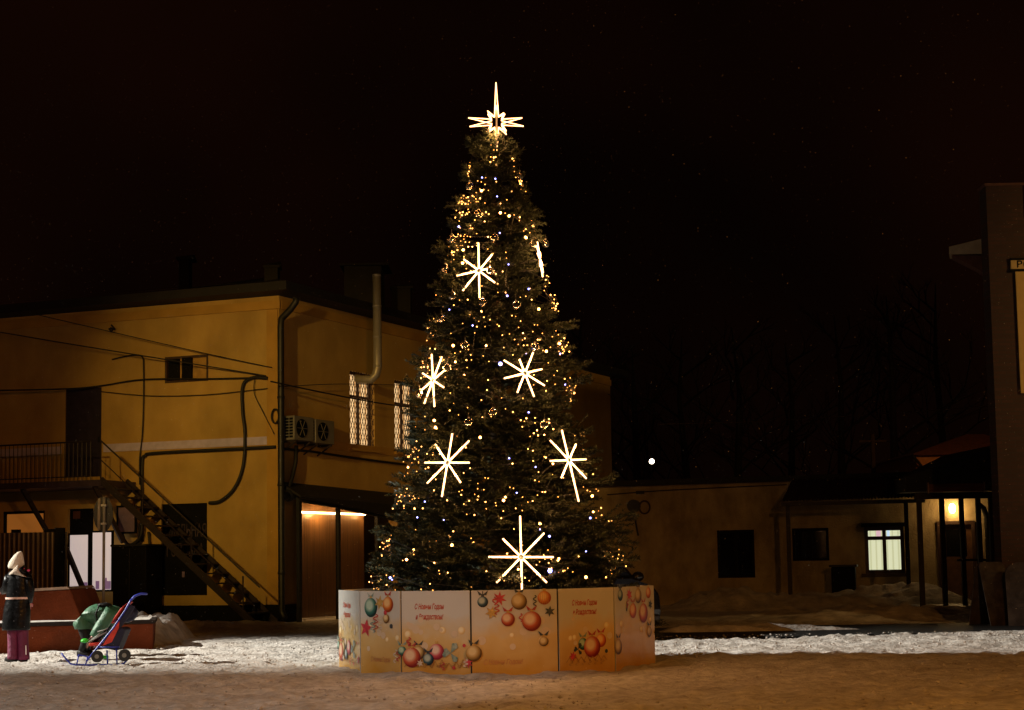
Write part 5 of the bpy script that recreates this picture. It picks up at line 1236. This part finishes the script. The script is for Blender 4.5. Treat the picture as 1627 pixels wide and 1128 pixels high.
mb = MB(); mb.loft([(wp_(26, 903, -.02), (.115, 0, .0), (0, .12, 0)), (wp_(25.5, 898, -.02), (.122, 0, .01), (0, .125, 0)), (wp_(26, 891, -.02), (.108, 0, .02), (0, .115, 0)), (wp_(27.5, 885, -.02), (.085, 0, .02), (0, .09, 0)), (wp_(29, 880, -.02), (.062, 0, .02), (0, .065, 0)), (wp_(30, 877, -.02), (.035, 0, .015), (0, .04, 0))], 18); mb.build('hat', M_knit, wo, True)
mb = MB(); mb.loft([(wp_(20, 908, -.10), (.05, 0, .05), (0, .07, 0)), (wp_(25, 905, -.14), (.03, 0, .07), (0, .07, 0)), (wp_(32, 908, -.16), (-.02, 0, .07), (0, .06, 0)), (wp_(38, 914, -.15), (-.05, 0, .03), (0, .045, 0))], 14); mb.build('fur_collar', M_fur, wo, True)
mb = MB(); mb.loft([(wp_(30, 905, -.12), (.05, 0, .04), (0, .08, 0)), (wp_(38, 905, -.12), (.0, 0, .07), (0, .10, 0)), (wp_(43, 910, -.10), (-.03, 0, .05), (0, .07, 0)), (wp_(45, 918, -.10), (-.05, 0, .01), (0, .05, 0))], 14); mb.build('hood', M_coatk, wo, True)
mb = MB(); mb.ball(wp_(45, 906, -.15), .026, 12, 8, (1, .7, .8)); mb.ball(wp_(34, 903.5, -.14), .04, 12, 8, (1.4, .6, .5)); mb.build('hood_lining', M_pink, wo, True)
def glove(wr_, d, fw, m, parent, name='glove'):
    sd = d.cross(fw).normalized(); mb = MB(); mb.loft([(wr_ - d * .02, sd * .036, fw * .028), (wr_ + d * .03, sd * .045, fw * .026), (wr_ + d * .08, sd * .046, fw * .022), (wr_ + d * .105, sd * .036, fw * .014)], 12)
    for o, l in ((-.032, .055), (-.011, .07), (.011, .065), (.032, .05)): b0_ = wr_ + d * .095 + sd * o; mb.tube([b0_, b0_ + d * l * .55 + fw * .012, b0_ + d * l + fw * .04], [.0125, .012, .008], 7)
    mb.tube([wr_ + d * .03 + sd * .04, wr_ + d * .06 + sd * .07 + fw * .01, wr_ + d * .09 + sd * .078 + fw * .025], [.014, .013, .009], 7); return mb.build(name, m, parent, True)
for s in 'lr': w_ = Vector(J['wr' + s]); glove(w_, (w_ - Vector(J['el' + s])).normalized(), Vector(J['face']), mat('pink_glove', (.55, .16, .20), .8), wo)

# ---- person bending over the stroller
bdp = G(135, 1046).y + .35
def bp2(px, py, dy=0): return W(px, py, bdp + dy)
bo = thing('person', (bp2(133, 1040).x, bdp, 0), 'person in green padded coat and dark hat bending over the stroller', 'person')
J = dict(pelvis=bp2(134, 978), chest=bp2(175, 975), neck=bp2(193, 974), head=bp2(206, 978), crown=bp2(215, 975), face=Vector((.25, -.1, -.96)), shl=bp2(176, 972, -.20), ell=bp2(160, 996, -.26), wrl=bp2(148, 1012, -.30), shr=bp2(178, 976, .20), elr=bp2(172, 1000, .22), wrr=bp2(160, 1014, .10),
         hipl=bp2(131, 990, -.10), knl=bp2(137, 1014, -.10), anl=bp2(131, 1040, -.10), toel=bp2(143, 1045, -.14), hipr=bp2(131, 990, .10), knr=bp2(139, 1014, .10), anr=bp2(136, 1040, .12), toer=bp2(148, 1045, .1))
for q in ('anl', 'anr'): J[q].z = .08
for q in ('toel', 'toer'): J[q].z = .03
body('body', J, bo, M_skin)
kb = bdp / F
def rg2(px, py, rx, rz, ry, ang=0, dy=0): 
    c, s = math.cos(ang), math.sin(ang); return (bp2(px, py, dy), (s * rz * kb, 0, c * rz * kb), (0, ry, 0))
mb = MB(); mb.loft([(bp2(134, 999), (14 * kb, 0, 0), (0, .23, 0)), (bp2(133, 992), (15.5 * kb, 0, .0), (0, .25, 0)), (bp2(132, 983), (14 * kb, 0, .06), (0, .25, 0)), (bp2(136, 976), (9 * kb, 0, .135), (0, .25, 0)), (bp2(150, 975), (2 * kb, 0, .155), (0, .235, 0)), (bp2(163, 975), (0, 0, .15), (0, .235, 0)), (bp2(176, 975), (0, 0, .145), (0, .25, 0)), (bp2(187, 976), (0, 0, .125), (0, .21, 0)), (bp2(195, 977), (0, 0, .085), (0, .12, 0)), (bp2(199, 978), (0, 0, .06), (0, .09, 0))], 22)
for s in 'lr':
    a, e_, w_ = [Vector(J[q + s]) for q in ('sh', 'el', 'wr')]; mb.tube([a + Vector((0.02, 0, .03)), a.lerp(e_, .4), e_, e_.lerp(w_, .5), w_], [.105, .108, .098, .085, .066], 14)
mb.build('coat', M_green, bo, True)
for s in 'lr':
    h, kn, an = [Vector(J[q + s]) for q in ('hip', 'kn', 'an')]; mb = MB(); mb.tube([h, h.lerp(kn, .5), kn, kn.lerp(an, .5), an + Vector((0, 0, .02))], [.10, .095, .082, .07, .07], 12); mb.build('trouser_leg', M_boot, bo, True)
    to = Vector(J['toe' + s]); d = to - an; d.z = 0; d.normalize(); sd = Vector((-d.y, d.x, 0)); an0 = Vector((an.x, an.y, 0)); mb = MB()
    mb.loft([(an0 - d * .08 + Vector((0, 0, .06)), sd * .045, (0, 0, .055)), (an0 + Vector((0, 0, .08)), sd * .06, (0, 0, .078)), (an0 + d * .08 + Vector((0, 0, .055)), sd * .055, (0, 0, .052)), (an0 + d * .18 + Vector((0, 0, .035)), sd * .035, (0, 0, .03))], 14); mb.build('boot', M_boot, bo, True)
    w_ = Vector(J['wr' + s]); glove(w_, (w_ - Vector(J['el' + s])).normalized(), Vector((0, -.3, -.95)), mat('brown_glove', (.10, .035, .025), .7), bo)
mb = MB(); mb.loft([(bp2(200, 979), (0.02, 0, .10), (0, .10, 0)), (bp2(206, 977), (.02, 0, .125), (0, .12, 0)), (bp2(213, 976), (.02, 0, .105), (0, .10, 0)), (bp2(218, 976), (.01, 0, .05), (0, .05, 0))], 16); mb.build('hat', M_navy, bo, True)
sb = thing('shoulder_bag', bp2(162, 970, -.3), 'black strap bag slung over the back of the green coat', 'bag')
mb = MB(); mb.tube([bp2(157, 995, -.26), bp2(152, 976, -.27), bp2(157, 963, -.22), bp2(168, 959, -.08), bp2(176, 962, .12)], .028, 8, True, .5); mb.build('strap', M_boot, sb, True)
mb = MB(); mb.ball(bp2(166, 961, -.12), .09, 12, 8, (1.3, 1, .4)); mb.build('pouch', M_boot, sb, True)

# ============================================================ SLED STROLLER
sd_ = G(160, 1056).y
def s_(px, py, dy=0): return W(px, py, sd_ + dy)
ss = thing('sled_stroller', (s_(155, 1056).x, sd_, 0), 'blue-framed sled stroller with red seat, small wheels and raised handle', 'stroller')
for y in (-.18, .18):
    mb = MB(); mb.tube([s_(98, 1038, y), s_(104, 1046, y), s_(112, 1054.5, y), s_(120, 1056, y), s_(150, 1056.5, y), s_(190, 1056.5, y), s_(197, 1054, y), s_(206, 1044, y)], .013, 8); mb.build('runner', M_blue, ss, True)
    mb = MB(); mb.tube([s_(138, 1050, y), s_(150, 1035, y), s_(162, 1020, y), s_(180, 998, y), s_(200, 968, y), s_(207, 955, y), s_(214, 948, y)], .014, 8); mb.build('side_tube', M_blue, ss, True)
    mb = MB(); mb.tube([s_(170, 1033, y), s_(171, 1056, y)], .012, 6); mb.tube([s_(185, 1030, y), s_(186, 1056, y)], .012, 6); mb.tube([s_(125, 1041, y), s_(122, 1056, y)], .011, 6); mb.tube([s_(139, 1044, y), s_(136, 1056, y)], .011, 6)
    mb.tube([s_(157, 1028, y), s_(190, 1028, y)], .011, 6); mb.build('upright', M_blue, ss, True)
mb = MB(); mb.tube([s_(98, 1038, -.18), s_(98, 1038, .18)], .013, 8); mb.tube([s_(106, 1047, -.18), s_(106, 1047, .18)], .010, 8); mb.build('cross_tube', M_blue, ss, True)
mb = MB(); mb.tube([s_(207, 955, -.18), s_(214, 947, -.17), s_(224, 943.5, -.15), s_(231, 943.5, -.10), s_(233, 943.5, 0), s_(231, 943.5, .10), s_(224, 943.5, .15), s_(214, 947, .17), s_(207, 955, .18)], .017, 8); mb.build('handle', M_blue, ss, True)
mb = MB(); q = [s_(124, 1041, -.16), s_(141, 1045, -.16), s_(141, 1045, .16), s_(124, 1041, .16)]; mb.hexa(q + [p + Vector((0, 0, .018)) for p in q]); mb.build('footrest', M_blue, ss)
mb = MB(); q = [s_(141, 1027, -.17), s_(162, 1025, -.17), s_(162, 1025, .17), s_(141, 1027, .17)]; mb.hexa(q + [p + Vector((0, 0, .05)) for p in q]); mb.build('seat', M_red, ss, bevel=.015)
for y in (-.165, .165):
    mb = MB(); e1 = [s_(163, 1026, y), s_(171, 1013, y), s_(181, 999, y), s_(188, 989, y)]; e2 = [s_(178, 1020, y), s_(184, 1008, y), s_(189, 997, y), s_(190, 987, y)]
    for i in range(3):
        q = [e1[i], e2[i], e2[i + 1], e1[i + 1]]; mb.hexa([p + Vector((0, -.012, 0)) for p in q] + [p + Vector((0, .012, 0)) for p in q])
    mb.build('side_guard', M_red, ss)
mb = MB(); q = [s_(160, 1026, -.17), s_(205, 960, -.16), s_(205, 960, .16), s_(160, 1026, .17)]; q2 = [p + Vector((.10, 0, -.03)) for p in q]; mb.hexa([q[0], q[3], q2[3], q2[0], q[1], q[2], q2[2], q2[1]]); mb.build('backrest', M_navy, ss, bevel=.02)
mb = MB(); mb.loft([(s_(186, 984), (.07, 0, .06), (0, .185, 0)), (s_(192, 974), (.065, 0, .05), (0, .19, 0)), (s_(199, 964), (.055, 0, .04), (0, .185, 0)), (s_(206, 958), (.03, 0, .02), (0, .17, 0))], 14); mb.build('hood', M_red, ss, True)
mb = MB(); q = [s_(163, 1030, -.17), s_(192, 996, -.175), s_(200, 1000, -.175), s_(186, 1034, -.17)]; q2 = [p + Vector((0, .34, 0)) for p in q]; mb.hexa(q + q2); mb.build('rear_pouch', M_navy, ss, bevel=.02)
mb = MB(); mb.ball(s_(135, 1018, -.10), .062, 14, 9, (1, .9, .55)); mb.build('bumper_pad', M_lime, ss, True)
mb = MB(); mb.tube([s_(141, 1020, -.15), s_(152, 1014, -.16), s_(170, 1004, -.16)], .012, 6); mb.build('safety_bar', M_plast, ss, True)
mb = MB(); mb.tube([s_(157, 1044, -.1), s_(172, 1044, -.1)], .025, 8); mb.build('axle_cover', M_lime, ss, True)
for px, py, r in ((154.5, 1043, .085), (198, 1041, .088)):
    for y in (-.22, .22):
        mb = MB(); c = s_(px, py, y); mb.tube([c + Vector((0, -.02, 0)), c + Vector((0, .02, 0))], r, 20); w = mb.build('wheel', M_rubber, ss)
        mb = MB(); mb.tube([c + Vector((0, -.028, 0)), c + Vector((0, -.021, 0))], r * .38, 12); mb.build('hub', mat('wheel_hub', (.20, .19, .17), .5), w)
kid = thing('toy_bundle', s_(158, 1012), 'dark bundle with white straps lying on the stroller seat', 'bundle')
mb = MB(); mb.loft([(s_(149, 1019), (.03, 0, .05), (0, .10, 0)), (s_(157, 1013), (.05, 0, .08), (0, .12, 0)), (s_(167, 1005), (.05, 0, .07), (0, .12, 0)), (s_(174, 997), (.02, 0, .03), (0, .07, 0))], 12); mb.build('blanket', M_boot, kid, True)
mb = MB(); mb.tube([s_(146, 1016, -.12), s_(154, 1011, -.13), s_(160, 1006, -.13)], .014, 6); mb.tube([s_(155, 1004, -.13), s_(166, 1001, -.13), s_(172, 998, -.13)], .010, 6); mb.build('strap', M_plast, kid, True)

# ============================================================ FALLING SNOW (fine flakes in the air)
n = 22000
mb = MB()
for i in range(n):
    c = Vector((random.uniform(-11, 12), random.uniform(7, 30), random.uniform(.3, 11.5)))
    if math.hypot(c.x - TC.x, c.y - TC.y) < float(Rz(max(.3, min(ZT, c.z)))) + .05 and c.z < ZT: continue
    r = random.uniform(.0008, .0026); a = Vector((random.uniform(-1, 1), random.uniform(-1, 1), random.uniform(-1, 1))).normalized(); b = a.orthogonal().normalized(); q = a.cross(b)
    mb.add([c + a * r, c - a * r, c + b * r, c - b * r, c + q * r, c - q * r], [(0, 2, 4), (2, 1, 4), (1, 3, 4), (3, 0, 4), (2, 0, 5), (1, 2, 5), (3, 1, 5), (0, 3, 5)])
tag(mb.build('falling_snow', M_flake), kind='stuff')
